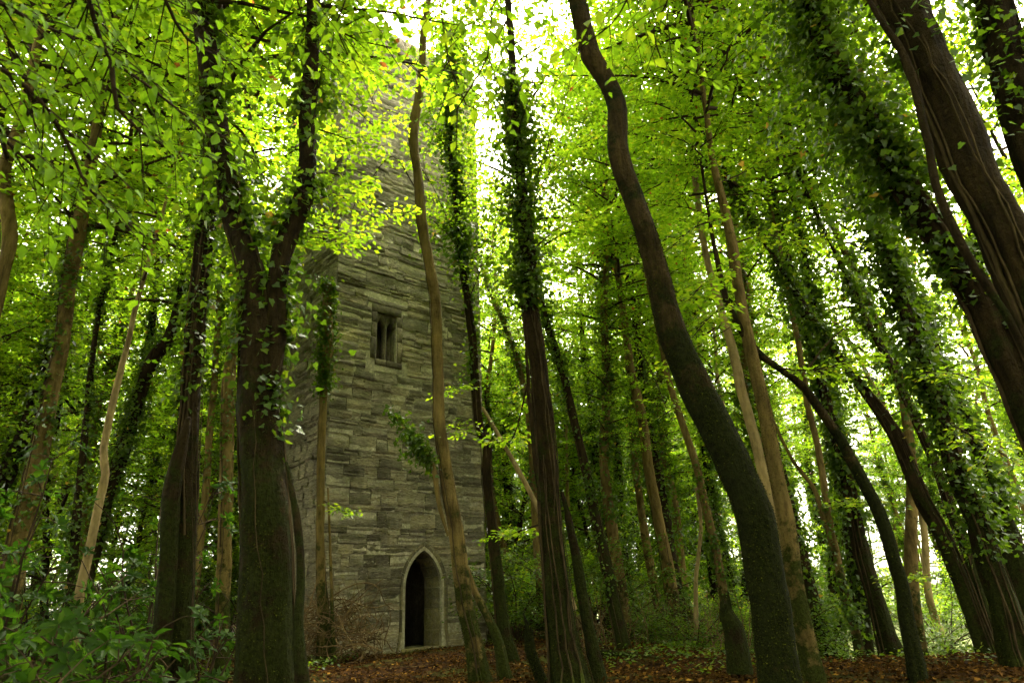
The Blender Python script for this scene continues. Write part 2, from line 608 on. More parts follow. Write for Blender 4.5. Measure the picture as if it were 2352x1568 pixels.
# wall core with openings, hollow inside
DOOR = [(DC + x, z) for x, z in arch_pts(DH - .10, SPR, APEX - .12, 8, -.3)]
WIN = [(WX0 + .02, WZ0), (WX0 + .02, WZ1), (WX1 - .02, WZ1), (WX1 - .02, WZ0)]
WTH = .75
XL, XR = .03, TW - .03
V, Qd = [], []


def panel(q4):
    for yy in (-.004, WTH):
        b0 = len(V)
        V.extend((x, yy, z) for x, z in q4)
        Qd.append((b0, b0 + 1, b0 + 2, b0 + 3))


half = len(DOOR) // 2
for k in range(half):
    (xa, za), (xb, zb) = DOOR[k], DOOR[k + 1]
    panel([(XL, za), (xa, za), (xb, zb), (XL, zb)])
    panel([(2 * DC - xa, za), (XR, za), (XR, zb), (2 * DC - xb, zb)])
za = DOOR[half][1]
panel([(XL, za), (XR, za), (XR, WZ0), (XL, WZ0)])
panel([(XL, WZ0), (WIN[0][0], WZ0), (WIN[0][0], WZ1), (XL, WZ1)])
panel([(WIN[2][0], WZ0), (XR, WZ0), (XR, WZ1), (WIN[2][0], WZ1)])
panel([(XL, WZ1), (XR, WZ1), (XR, TH), (XL, TH)])
for lp_ in (DOOR, WIN):                       # reveals of the openings
    for k in range(len(lp_)):
        (xa, za), (xb, zb) = lp_[k], lp_[(k + 1) % len(lp_)]
        b0 = len(V)
        V += [(xa, -.004, za), (xb, -.004, zb), (xb, WTH, zb), (xa, WTH, za)]
        Qd.append((b0, b0 + 1, b0 + 2, b0 + 3))
b0 = len(V)
V += [(XL, -.004, TH), (XR, -.004, TH), (XR, WTH, TH), (XL, WTH, TH)]
Qd.append((b0, b0 + 1, b0 + 2, b0 + 3))


def boxq(x0, x1, y0, y1, z0, z1, base, inward=False):
    v = [(x0, y0, z0), (x1, y0, z0), (x1, y1, z0), (x0, y1, z0), (x0, y0, z1), (x1, y0, z1), (x1, y1, z1), (x0, y1, z1)]
    f = [(0, 1, 5, 4), (1, 2, 6, 5), (2, 3, 7, 6), (3, 0, 4, 7), (4, 5, 6, 7), (3, 2, 1, 0)]
    return v, [tuple(base + k for k in q) for q in f]


# other three walls as thick slabs, plus floor and roof slabs
for bx in ((.03, .7, .021, TD - .03, -.3, TH), (TW - .7, TW - .03, .021, TD - .03, -.3, TH), (.70, TW - .70, TD - .7, TD - .03, -.3, TH),
           (.5, TW - .5, .5, TD - .5, -.28, .02), (.5, TW - .5, .4, TD - .5, TH - .4, TH - .1), (.5, TW - .5, .5, TD - .5, 5.2, 5.4)):
    v, f = boxq(*bx, len(V))
    V += v
    Qd += f
ob('wall_core', mesh('wall_core', V, np.array(Qd), M['mortar']), tower)

srand = random.Random(11)
npr = np.random.default_rng(11)


def stone_geo(xl, xr, z0, z1, depth_fn=None, nx=4, nz=5, prot=.030):
    """laminated block: front (y<0 is outwards) in ledges; xl/xr are functions of z"""
    V, Fq = [], []
    rowoff = npr.normal(0, .018, nz + 1)
    rowoff[1:-1] += npr.choice([0, -.028, .012], nz - 1, p=[.55, .25, .2])
    zs = np.linspace(z0, z1, nz + 1)
    zs[1:-1] += npr.normal(0, (z1 - z0) * .05, nz - 1)
    tilt = npr.normal(0, .012)
    for a in range(nz + 1):
        l, r_ = xl(zs[a]), xr(zs[a])
        if r_ < l + .01:
            l = r_ = .5 * (l + r_)
            r_ += .005
            l -= .005
        for c in range(nx + 1):
            t = c / nx
            edge = (a in (0, nz)) or (c in (0, nx))
            y = -prot - rowoff[a] - npr.normal(0, .008) + (.016 if edge else 0)
            x = l + (r_ - l) * t + (npr.normal(0, .012) if 0 < c < nx else 0)
            z = zs[a] + tilt * (t - .5) + (npr.normal(0, .009) if not edge else npr.normal(0, .003))
            V.append((x, min(y, .012), z))
    for a in range(nz):
        for c in range(nx):
            k = a * (nx + 1) + c
            Fq.append((k, k + 1, k + nx + 2, k + nx + 1))
    # sides back to the core
    c00, c10, c01, c11 = 0, nx, nz * (nx + 1), nz * (nx + 1) + nx
    b0 = len(V)
    for k in (c00, c10, c11, c01):
        V.append((V[k][0], .05, V[k][2]))
    Fq += [(c10, c00, b0, b0 + 1), (c11, c10, b0 + 1, b0 + 2), (c01, c11, b0 + 2, b0 + 3), (c00, c01, b0 + 3, b0)]
    return V, Fq


def courses(width, zlo, zhi, excl=None, ops=srand):
    """list of (xl, xr, z0, z1) blocks"""
    out, z = [], zlo
    while z < zhi - .12:
        h = ops.choice([.14, .18, .22, .26, .32, .40]) * ops.uniform(.9, 1.1)
        z1 = min(z + h, zhi)
        segs = [((lambda q: 0.0), (lambda q: width), 0.0, width)]
        if excl:
            e = excl(z, z1)
            if e:
                fl, fr, cl, cr = e
                segs = [((lambda q: 0.0), fl, 0.0, cl), (fr, (lambda q: width), cr, width)]
        for fl, fr, a, b_ in segs:
            cuts = [a]
            x = a + ops.uniform(.35, .9)
            while x < b_ - .3:
                cuts.append(x)
                x += ops.choice([.28, .36, .45, .55, .7, .9]) * ops.uniform(.85, 1.15)
            cuts.append(b_)
            for k in range(len(cuts) - 1):
                L = fl if k == 0 else (lambda q, c=cuts[k]: c + .006)
                Rr = fr if k == len(cuts) - 2 else (lambda q, c=cuts[k + 1]: c - .006)
                out.append((L, Rr, z + .004, z1 - .004))
        z = z1
    return out


def front_excl(z0, z1):
    zm = .5 * (z0 + z1)
    if z0 < APEX + .08:
        def hw(q):
            return arch_half(DH + .07, SPR, APEX + .09, q)
        h0 = hw(min(max(z0, 0), APEX + .085))
        return (lambda q: DC - max(hw(q), .004)), (lambda q: DC + max(hw(q), .004)), DC - h0, DC + h0
    if z1 > WZ0 - .2 and z0 < WZ1 + .42:
        a, b_ = WX0 - .17, WX1 + .17
        if zm > WZ1 + .19 or zm < WZ0 - .02:
            a, b_ = WX0 - .3, WX1 + .34
        return (lambda q, a=a: a), (lambda q, b_=b_: b_), a, b_
    return None


front = courses(TW, -.25, TH - .62, front_excl)
nst = 0
rest = []
for L, Rr, z0, z1 in front:
    geo = stone_geo(L, Rr, z0, z1)
    if nst < 296:
        ob('stone', mesh('stone', geo[0], np.array(geo[1]), M['stone']), tower)
        nst += 1
    else:
        rest.append(geo)


def join(geos, f=lambda p_: p_):
    V, Fq, n = [], [], 0
    for v, q in geos:
        V += [f(p_) for p_ in v]
        Fq += [tuple(n + k for k in t) for t in q]
        n += len(v)
    return V, Fq


V, Fq = join(rest)
ob('upper_stones', mesh('upper_stones', V, np.array(Fq), M['stone']), tower, kind='stuff')
sideL = [stone_geo(*c) for c in courses(TD, -.25, TH - .62)]
V, Fq = join(sideL, lambda q: (q[1], TD - q[0], q[2]))          # left face: outward -x
ob('side_stones', mesh('side_stones', V, np.array(Fq), M['stone']), tower, kind='stuff')
sideR = [stone_geo(*c, nx=2, nz=3) for c in courses(TD, -.25, TH - .62)]
V, Fq = join(sideR, lambda q: (TW - q[1], q[0], q[2]))
ob('side_stones', mesh('side_stones', V, np.array(Fq), M['stone']), tower, kind='stuff')
sideB = [stone_geo(*c, nx=2, nz=3) for c in courses(TW, -.25, TH - .62)]
V, Fq = join(sideB, lambda q: (TW - q[0], TD - q[1], q[2]))
ob('rear_stones', mesh('rear_stones', V, np.array(Fq), M['stone']), tower, kind='stuff')


def rough_box(name, x0, x1, y0, y1, z0, z1, mat, parent, j=.006):
    v, f = boxq(x0, x1, y0, y1, z0, z1, 0)
    v = [(a + srand.uniform(-j, j), b_ + srand.uniform(-j, j), c + srand.uniform(-j, j)) for a, b_, c in v]
    me = mesh(name, v, np.array(f), mat)
    o = ob(name, me, parent)
    bv = o.modifiers.new('edge', 'BEVEL')
    bv.width = .012
    bv.segments = 1
    return o


# string course and parapet
for side in range(4):
    Lg = TW if side % 2 == 0 else TD
    x = -.09
    while x < Lg + .05:
        x1 = min(x + srand.uniform(.7, 1.1), Lg + .09)
        if side == 0:
            rough_box('string_course', x, x1 - .008, -.13, .3, TH - .60, TH - .44, M['dressed'], tower)
        elif side == 3:
            rough_box('string_course', -.13, .3, max(x, .302), max(x1 - .008, .4), TH - .60, TH - .44, M['dressed'], tower)
        x = x1
for k in range(5):
    rough_box('parapet_stone', k * .99 + .01, k * .99 + .97, -.02, .34, TH - .435, TH + .25, M['stone'], tower)
for k in range(4):
    rough_box('parapet_stone', -.02, .34, .36 + k * 1.03, .36 + k * 1.03 + 1.01, TH - .435, TH + .25, M['stone'], tower)

# doorway: moulded arch stones (face band, chamfer, reveal), each block its own piece
outer = arch_pts(DH + .065, SPR, APEX + .085, 8, -.15)
face_ = arch_pts(DH, SPR, APEX, 8, -.15)
inner = arch_pts(DH - .13, SPR, APEX - .15, 8, -.15)
jz = [-.15, .42, .95, SPR]


def lerp2(a, b_, t):
    return (a[0] + (b_[0] - a[0]) * t, a[1] + (b_[1] - a[1]) * t)


def moulding(seq, parent, name):
    """seq: list of (outer, face, inner) 2-D points along the piece"""
    V, Fq = [], []
    for o_, f_, i_ in seq:
        V += [(DC + o_[0], .05, o_[1]), (DC + o_[0], -.035, o_[1]), (DC + f_[0], -.035, f_[1]), (DC + i_[0], .13, i_[1]),
              (DC + i_[0], .165, i_[1]), (DC + i_[0] * .93, .20, i_[1]), (DC + i_[0] * .93, .72, i_[1])]
    k = 7
    for a in range(len(seq) - 1):
        for c in range(k - 1):
            Fq.append((a * k + c, a * k + c + 1, (a + 1) * k + c + 1, (a + 1) * k + c))
    ob(name, mesh(name, V, np.array(Fq), M['dressed']), parent)


for sgn in (-1, 1):
    for a in range(3):
        g = .004
        seq = []
        for z in (jz[a] + g, jz[a + 1] - g):
            fl = .10 * max(0, 1 - (z + .15) / .6) * (1 if a == 0 else 0)
            seq.append(((sgn * (DH + .065 + fl), z), (sgn * (DH + fl), z), (sgn * (DH - .13), z)))
        moulding(seq, tower, 'jamb_stone')
    arc = [1 + k for k in range(9)]
    for a in range(0, 8, 2):
        seq = []
        for t in (arc[a] + .03, arc[a + 1], arc[a + 2] - .03):
            k = int(t)
            fr = t - k
            if k >= 9:
                k, fr = 8, 1.0
            trip = [lerp2(q[k], q[k + 1], fr) for q in (outer, face_, inner)]
            seq.append(tuple((-q[0] if sgn > 0 else q[0], q[1]) for q in trip))
        moulding(seq, tower, 'arch_stone')
rough_box('threshold', DC - DH, DC + DH, -.05, .6, -.1, .045, M['dressed'], tower)
# plank door standing ajar inside
dl = thing('x', 'x', 'x')
bpy.data.objects.remove(dl)
leafd = bpy.data.objects.new('door_leaf', None)
COL.objects.link(leafd)
leafd.parent = tower
leafd.location = (DC - DH + .2, .80, .05)
leafd.rotation_euler = (0, 0, R_(62))
for k in range(5):
    rough_box('plank', k * .2, k * .2 + .19, 0, .05, 0, 1.95, M['wood'], leafd, .003)

# twin-light window
win = bpy.data.objects.new('window', None)
COL.objects.link(win)
win.parent = tower
rough_box('sill', WX0 - .02, .5 * (WX0 + WX1) - .02, -.04, .34, WZ0 - .16, WZ0, M['dressed'], win)
rough_box('sill', .5 * (WX0 + WX1) - .01, WX1 + .16, -.05, .34, WZ0 - .165, WZ0 - .002, M['dressed'], win)
rough_box('lintel', WX0 - .16, WX1 + .13, -.035, .34, WZ1, WZ1 + .24, M['dressed'], win)
rough_box('relieving_stone', WX0 - .29, WX1 + .33, -.036, .1, WZ1 + .255, WZ1 + .40, M['stone'], win)
wz = [WZ0, WZ0 + .62, WZ1 - .32, WZ1]
for a in range(3):
    rough_box('jamb_stone', WX0 - .16, WX0 + .002, -.032, .34, wz[a] + .004, wz[a + 1] - .004, M['dressed'], win)
    rough_box('jamb_stone', WX1 - .002, WX1 + .16, -.032, .34, wz[a] + .004, wz[a + 1] - .004, M['dressed'], win)
WC = .5 * (WX0 + WX1)
for k in range(3):                              # added dark boards stand in for the shade inside the window
    bw = (WX1 - WX0 - .05) / 3
    rough_box('dark_backing', WX0 + .025 + k * bw, WX0 + .025 + (k + 1) * bw - .004, .5, .54, WZ0 - .01, WZ1 + .01, M['wood'], win, .002)
# chamfered mullion
mv = []
for z in (WZ0, WZ1 - .1):
    for dx, y in ((-.022, .05), (.022, .05), (.048, .12), (.048, .28), (-.048, .28), (-.048, .12)):
        mv.append((WC + dx, y, z))
mf = [(k, (k + 1) % 6, 6 + (k + 1) % 6, 6 + k) for k in range(6)]
ob('mullion', mesh('mullion', mv, np.array(mf), M['dressed']), win)
# ogee heads: a pierced plate over each light
for x0, x1 in ((WX0, WC), (WC, WX1)):
    prof = []
    hw_ = (x1 - x0) / 2
    for k in range(13):
        t = k / 12
        tt = abs(t - .5) * 2
        zz = WZ1 - .07 - .27 * (1 - (1 - tt) ** 1.6 * (.55 + .45 * (1 - tt)))
        prof.append((x0 + (x1 - x0) * t, zz))
    V, Fq = [], []
    for x, z in prof:
        V += [(x, .055, WZ1), (x, .055, z), (x, .14, z - .05), (x, .28, z - .05)]
    for k in range(12):
        for c in range(3):
            Fq.append((k * 4 + c, k * 4 + c + 1, k * 4 + c + 5, k * 4 + c + 4))
    ob('ogee_head', mesh('ogee_head', V, np.array(Fq), M['dressed']), win)
for x, sg in ((WX0, 1), (WX1, -1)):      # inner splay of the jambs
    V = []
    for z in (WZ0, WZ1 - .1):
        V += [(x, .02, z), (x + sg * .015, .08, z), (x + sg * .04, .14, z), (x + sg * .04, .30, z)]
    Fq = [(c, c + 1, c + 5, c + 4) for c in range(3)]
    ob('splay', mesh('splay', V, np.array(Fq), M['dressed']), win)

# ------------------------------------------------------------------ crown prototypes
def crown_geo(seed, R, H, nprim=24, leafL=.115, dens=1.0, droop=.25, up=.35):
    """leaf spray crown round a vertical axis of height H; returns (branch mesh, leaf mesh)"""
    g = np.random.default_rng(seed)
    bag = Bag()
    P, D, N = [], [], []
    for k in range(nprim):
        h = H * (k + g.uniform(0, .9)) / nprim
        az = k * 2.399 + g.uniform(-.4, .4)
        L = R * (0.45 + .75 * math.sin(math.pi * min(1, .18 + .80 * h / H))) * g.uniform(.6, 1.1)
        dirv = np.array([math.cos(az), math.sin(az), up + .5 * h / H + g.uniform(-.15, .15)])
        dirv /= np.linalg.norm(dirv)
        t = np.linspace(0, 1, 7)
        side = np.array([-math.sin(az), math.cos(az), 0])
        c = np.array([0, 0, h]) + dirv * (t * L)[:, None]
        c[:, 2] -= droop * L * t ** 2
        c += side * (np.sin(t * 3 + g.uniform(0, 6)) * .08 * L)[:, None] * t[:, None]
        c += g.normal(0, .03, c.shape) * t[:, None]
        bag.tube(c, np.linspace(.012 + .012 * L, .008, 7), 4)
        nt_ = int(6 + 3.2 * L)
        for q in range(nt_):
            s = g.uniform(.18, 1.0)
            a = np.array([np.interp(s, t, c[:, d]) for d in range(3)])
            sgn = 1 if q % 2 else -1
            td = dirv * .7 + side * sgn * g.uniform(.5, 1.1) + np.array([0, 0, g.uniform(-.35, .15)])
            td /= np.linalg.norm(td)
            tl = g.uniform(.5, 1.15) * (1.15 - .4 * s)
            tt = np.linspace(0, 1, 4)
            cc = a + td * (tt * tl)[:, None]
            cc[:, 2] -= .15 * tl * tt ** 2
            bag.tube(cc, np.linspace(.008, .003, 4), 3)
            nl = int(26 * tl * dens)
            ls = g.uniform(.08, 1.05, nl)
            lp = a + td * (ls * tl)[:, None]
            lp[:, 2] -= .15 * tl * ls ** 2
            sd = norm(np.cross(td, [0, 0, 1.0]))
            alt = g.choice([-1, 1], nl)[:, None]
            # a second order of fine twigs: leaves spread sideways from the twig
            lp = lp + sd * alt * np.abs(g.normal(0, .15, (nl, 1))) + g.normal(0, .05, (nl, 3))
            ld = td * .6 + sd * alt * .8 + g.normal(0, .35, (nl, 3))
            ld[:, 2] -= .25
            P.append(lp)
            D.append(ld)
            N.append(np.array([0, 0, 1.0]) + g.normal(0, .38, (nl, 3)))
    P, D, N = np.vstack(P), np.vstack(D), np.vstack(N)
    n = len(P)
    Ls = leafL * g.uniform(.7, 1.25, n)
    tint = np.clip(g.normal(.45, .22, n), 0, .96)
    tint[g.random(n) < .006] = 1.0
    return bag.mesh('branches', M['twig']), leafmesh('crown', P, D, N, Ls, Ls * .64, M['beech'], LEAF4, tint)


CROWNS = [crown_geo(100 + k, R, H, npr_, .125) for k, (R, H, npr_) in
          enumerate([(3.0, 9, 30), (2.6, 8, 26), (3.4, 10, 32), (2.2, 9, 26), (2.8, 7, 24), (3.2, 11, 34)])]


def add_crown(tree, k, loc, scale=1.0, rot=0.0, tilt=(0, 0)):
    bm_, lm = CROWNS[k % len(CROWNS)]
    for nm, me in (('branches', bm_), ('crown', lm)):
        o = ob(nm, me, tree)
        o.location = loc
        o.rotation_euler = (tilt[0], tilt[1], rot)
        o.scale = (scale, scale, scale)


def ivy_on(C, r, z0, z1, n, spread, size, g, hang=.4, mat='ivy', bias=None):
    """ivy leaves round a trunk between heights z0 and z1; returns mesh"""
    n = int(n * 1.7)
    size = size * .92
    zz = C[:, 2]
    sel = np.where((zz >= z0) & (zz <= z1))[0]
    if len(sel) < 2:
        return None
    T, U, W = frames(C)
    # clumped along the stem
    nc = max(3, int(n / 60))
    ci = g.choice(sel, nc)
    cth = g.uniform(0, 2 * np.pi, nc)
    if bias is not None:
        cth = g.normal(bias, .9, nc)
    which = g.integers(0, nc, n)
    idx = np.clip(ci[which] + g.normal(0, max(1.5, len(sel) * .035), n).astype(int), sel[0], sel[-1])
    th = cth[which] + g.normal(0, .7, n)
    rad = r[idx] * 1.02 + np.abs(g.normal(0, spread, n)) * g.choice([.35, 1.0, 1.25], n) * (0.35 + np.random.default_rng(int(n)).random(nc)[which])
    outv = np.cos(th)[:, None] * U[idx] + np.sin(th)[:, None] * W[idx]
    P = C[idx] + outv * rad[:, None] + T[idx] * g.normal(0, .12, n)[:, None]
    P[:, 2] -= np.abs(g.normal(0, .12, n)) * rad / .3 * .4
    D = outv * g.uniform(.1, .9, n)[:, None] + g.normal(0, .45, (n, 3)) + np.array([0, 0, -hang])
    N = outv * .7 + g.normal(0, .5, (n, 3)) + np.array([0, 0, .6])
    L = size * g.uniform(.6, 1.25, n)
    tint = np.clip(g.normal(.42, .25, n), 0, .97)
    tint[g.random(n) < .004] = 1.0
    return leafmesh('ivy', P, D, N, L, L * .95, M[mat], IVY, tint)


def moss_on(C, r, z0, z1, n, g):
    zz = C[:, 2]
    sel = np.where((zz >= z0) & (zz <= z1))[0]
    if len(sel) < 2:
        return None
    T, U, W = frames(C)
    n = int(n * 1.6)
    idx = g.choice(sel, n)
    th = g.uniform(0, 2 * np.pi, n)
    outv = np.cos(th)[:, None] * U[idx] + np.sin(th)[:, None] * W[idx]
    flare = 1 + .5 * np.exp(-np.clip(zz[idx], 0, None) / .35)
    P = C[idx] + outv * (r[idx] * flare * .97)[:, None] + T[idx] * g.normal(0, .08, n)[:, None]
    D = outv + g.normal(0, .5, (n, 3)) + np.array([0, 0, -.7])
    N = outv * .3 + g.normal(0, .4, (n, 3)) + np.array([0, 0, 1.0])
    L = g.uniform(.006, .015, n)
    return leafmesh('moss', P, D, N, L, L * .8, M['moss_tuft'], LEAF4)


def vine_path(C, r, g, z0, z1, gap=.012):
    sel = np.where((C[:, 2] >= z0) & (C[:, 2] <= z1))[0]
    if len(sel) < 6:
        return None
    sel = sel[::2]
    T, U, W = frames(C)
    th = g.uniform(math.pi * .4, 1.6 * math.pi) + np.cumsum(g.normal(0, .08, len(sel))) + g.uniform(-.9, .9) * np.linspace(0, 1, len(sel))
    outv = np.cos(th)[:, None] * U[sel] + np.sin(th)[:, None] * W[sel]
    fl = 1 + .4 * np.exp(-np.clip(C[sel, 2], 0, None) / .35)
    sink = np.ones(len(sel))
    sink[-3:] = (.99, .95, .88)
    sink[:2] = (.9, .97)
    return C[sel] + outv * ((r[sel] * fl * 1.03 + gap) * sink)[:, None]


def build_trunk(tree, pts, Y, top=None, mat='bark_dark', seed=0, nside=14, lump=.05, step=.16, name='trunk', depthlean=0.0, toground=True, flare=.5, ridge=0.0):
    """pts: (x, y, width) picture points from foot to top; Y depth of the trunk. Returns centreline, radii (world)"""
    rows = []
    for k, (x, y, w) in enumerate(pts):
        q = at_depth(x, y, Y)
        d = ray(x, y)
        a, b_ = pts[max(0, k - 1)], pts[min(len(pts) - 1, k + 1)]
        cosl = abs(a[1] - b_[1]) / math.hypot(a[0] - b_[0], a[1] - b_[1])      # widths were read along the horizontal
        rows.append([*q, .8 * cosl * w / 2 / FPX * (Y / d[1])])
    rows = np.array(rows)
    rows[:, 1] += depthlean * (rows[:, 2] - rows[0, 2])
    if toground:
        g0 = float(gz(rows[0, 0], rows[0, 1]))
        if rows[0, 2] > g0 - .1:
            a, b_ = rows[0], rows[min(2, len(rows) - 1)]
            sl = (a[:3] - b_[:3]) / max(.2, b_[2] - a[2])
            sl[:2] = np.clip(sl[:2], -.45, .45)
            dz = rows[0, 2] - (g0 - .3)
            new = a.copy()
            new[:3] = a[:3] + np.array([sl[0] * dz, sl[1] * dz, -dz])
            new[3] = a[3] * (1 + .03 * dz)
            ins = [new]
            if dz > 1.2:
                mid = a.copy()
                mid[:3] = .5 * (a[:3] + new[:3])
                mid[3] = .5 * (a[3] + new[3])
                ins.append(mid)
            rows = np.vstack([ins, rows])
    if top and rows[-1, 2] < top - .5:
        a, b_ = rows[-1], rows[-2]
        sl = (a[:3] - b_[:3]) / max(.3, a[2] - b_[2])
        dz = top - a[2]
        for t in (.25, .5, .75, 1.0):
            nw = a.copy()
            k = t * dz
            nw[0] = a[0] + np.clip(sl[0], -.5, .5) * k * (1 - .45 * t)
            nw[1] = a[1] + np.clip(sl[1], -.5, .5) * k * (1 - .45 * t)
            nw[2] = a[2] + k
            nw[3] = max(.02, a[3] * (1 - .85 * t))
            rows = np.vstack([rows, nw])
    S = spline(rows, step)
    C, r = S[:, :3], S[:, 3]
    g = np.random.default_rng(seed)
    C = C + np.cumsum(g.normal(0, .004, C.shape), 0) * np.array([1, 1, 0])
    base = np.array([rows[0, 0], rows[0, 1], float(gz(rows[0, 0], rows[0, 1]))])
    Vt, Fq, cap = tube(C, r, nside, lump, seed, (base[2], .38, flare) if toground else None, ridge=ridge, knots=14 if nside >= 28 else 6)
    o = ob(name, mesh(name, Vt - base if tree is None else Vt - np.array(tree.location), [Fq, cap], M[mat], True), tree)
    return C, r, base


def tree_from_pixels(spec):
    pts, Y = spec['pts'], spec['Y']
    g = np.random.default_rng(spec.get('seed', 1))
    x0, y0, _ = pts[0]
    b0 = at_depth(x0, y0, Y)
    t = thing(spec.get('name', 'beech_tree'), spec['label'], 'tree', (float(b0[0]), float(b0[1]), float(gz(b0[0], b0[1]))))
    base = np.array(t.location)
    top = spec.get('top', 17)
    C, r, _ = build_trunk(t, pts, Y, top, spec.get('mat', 'bark_dark'), spec.get('seed', 1), max(20, spec.get('n', 14) * 2), spec.get('lump', .05), spec.get('step', .16), depthlean=spec.get('lean', 0), ridge=spec.get('ridge', .026 if spec.get('mat', 'bark_dark') == 'bark_dark' else .012))
    for lp in spec.get('limbs', []):
        Cl, rl, _ = build_trunk(t, lp['pts'], lp.get('Y', Y), lp.get('top'), spec.get('mat', 'bark_dark'), spec['seed'] + 50, 22, spec.get('lump', .05), ridge=spec.get('ridge', .03), step=.12, name=lp.get('name', 'limb'), toground=lp.get('ground', False), depthlean=lp.get('lean', 0))
        if lp.get('ivy'):
            me = ivy_on(Cl, rl, *lp['ivy'], g=g)
            if me:
                me.transform(Matrix.Translation(-Vector(base)))
                ob('ivy', me, t)
        if lp.get('crown') is not None:
            k = np.argmin(np.abs(Cl[:, 2] - lp['crown'][1]))
            add_crown(t, lp['crown'][0], tuple(Cl[k] - base), lp['crown'][2], g.uniform(0, 6))
    for iv in spec.get('ivy', []):
        me = ivy_on(C, r, *iv, g=g)
        if me:
            me.transform(Matrix.Translation(-Vector(base)))
            ob('ivy', me, t)
    if spec.get('moss'):
        me = moss_on(C, r, spec['moss'][0], spec['moss'][1], spec['moss'][2], g)
        if me:
            me.transform(Matrix.Translation(-Vector(base)))
            ob('moss', me, t)
    for k in range(spec.get('vines', 0)):
        a = -.2 if g.random() < .7 else g.uniform(1.5, 4)
        pth = vine_path(C, r, g, a, a + g.uniform(2.5, 8))
        if pth is not None:
            bag = Bag()
            rr = g.uniform(.003, .011) * spec.get('vr', 1)
            bag.tube(pth - base, np.linspace(rr * 1.5, rr * .6, len(pth)), 5, lump=.08, seed=int(g.integers(1e6)))
            ob('ivy_stem', bag.mesh('ivy_stem', M['vine']), t)
    cr = spec.get('crown', (0, 8.5, 1.0))
    if cr:
        for c_ in (cr if isinstance(cr, list) else [cr]):
            k = np.argmin(np.abs(C[:, 2] - c_[1]))
            up = norm(C[min(len(C) - 1, k + 12)] - C[k])
            add_crown(t, c_[0], tuple(C[k] - base), c_[2], g.uniform(0, 6), (-up[1] * .5, up[0] * .5))
    t['_r'] = 0
    del t['_r']
    spec['C'], spec['r'], spec['obj'] = C, r, t
    return t


# ------------------------------------------------------------------ trees traced one by one (foot to top)
def rp(s):
    """'x,y,w x,y,w ...' listed top to foot -> foot to top"""
    return [tuple(float(q) for q in a.split(',')) for a in s.split()][::-1]


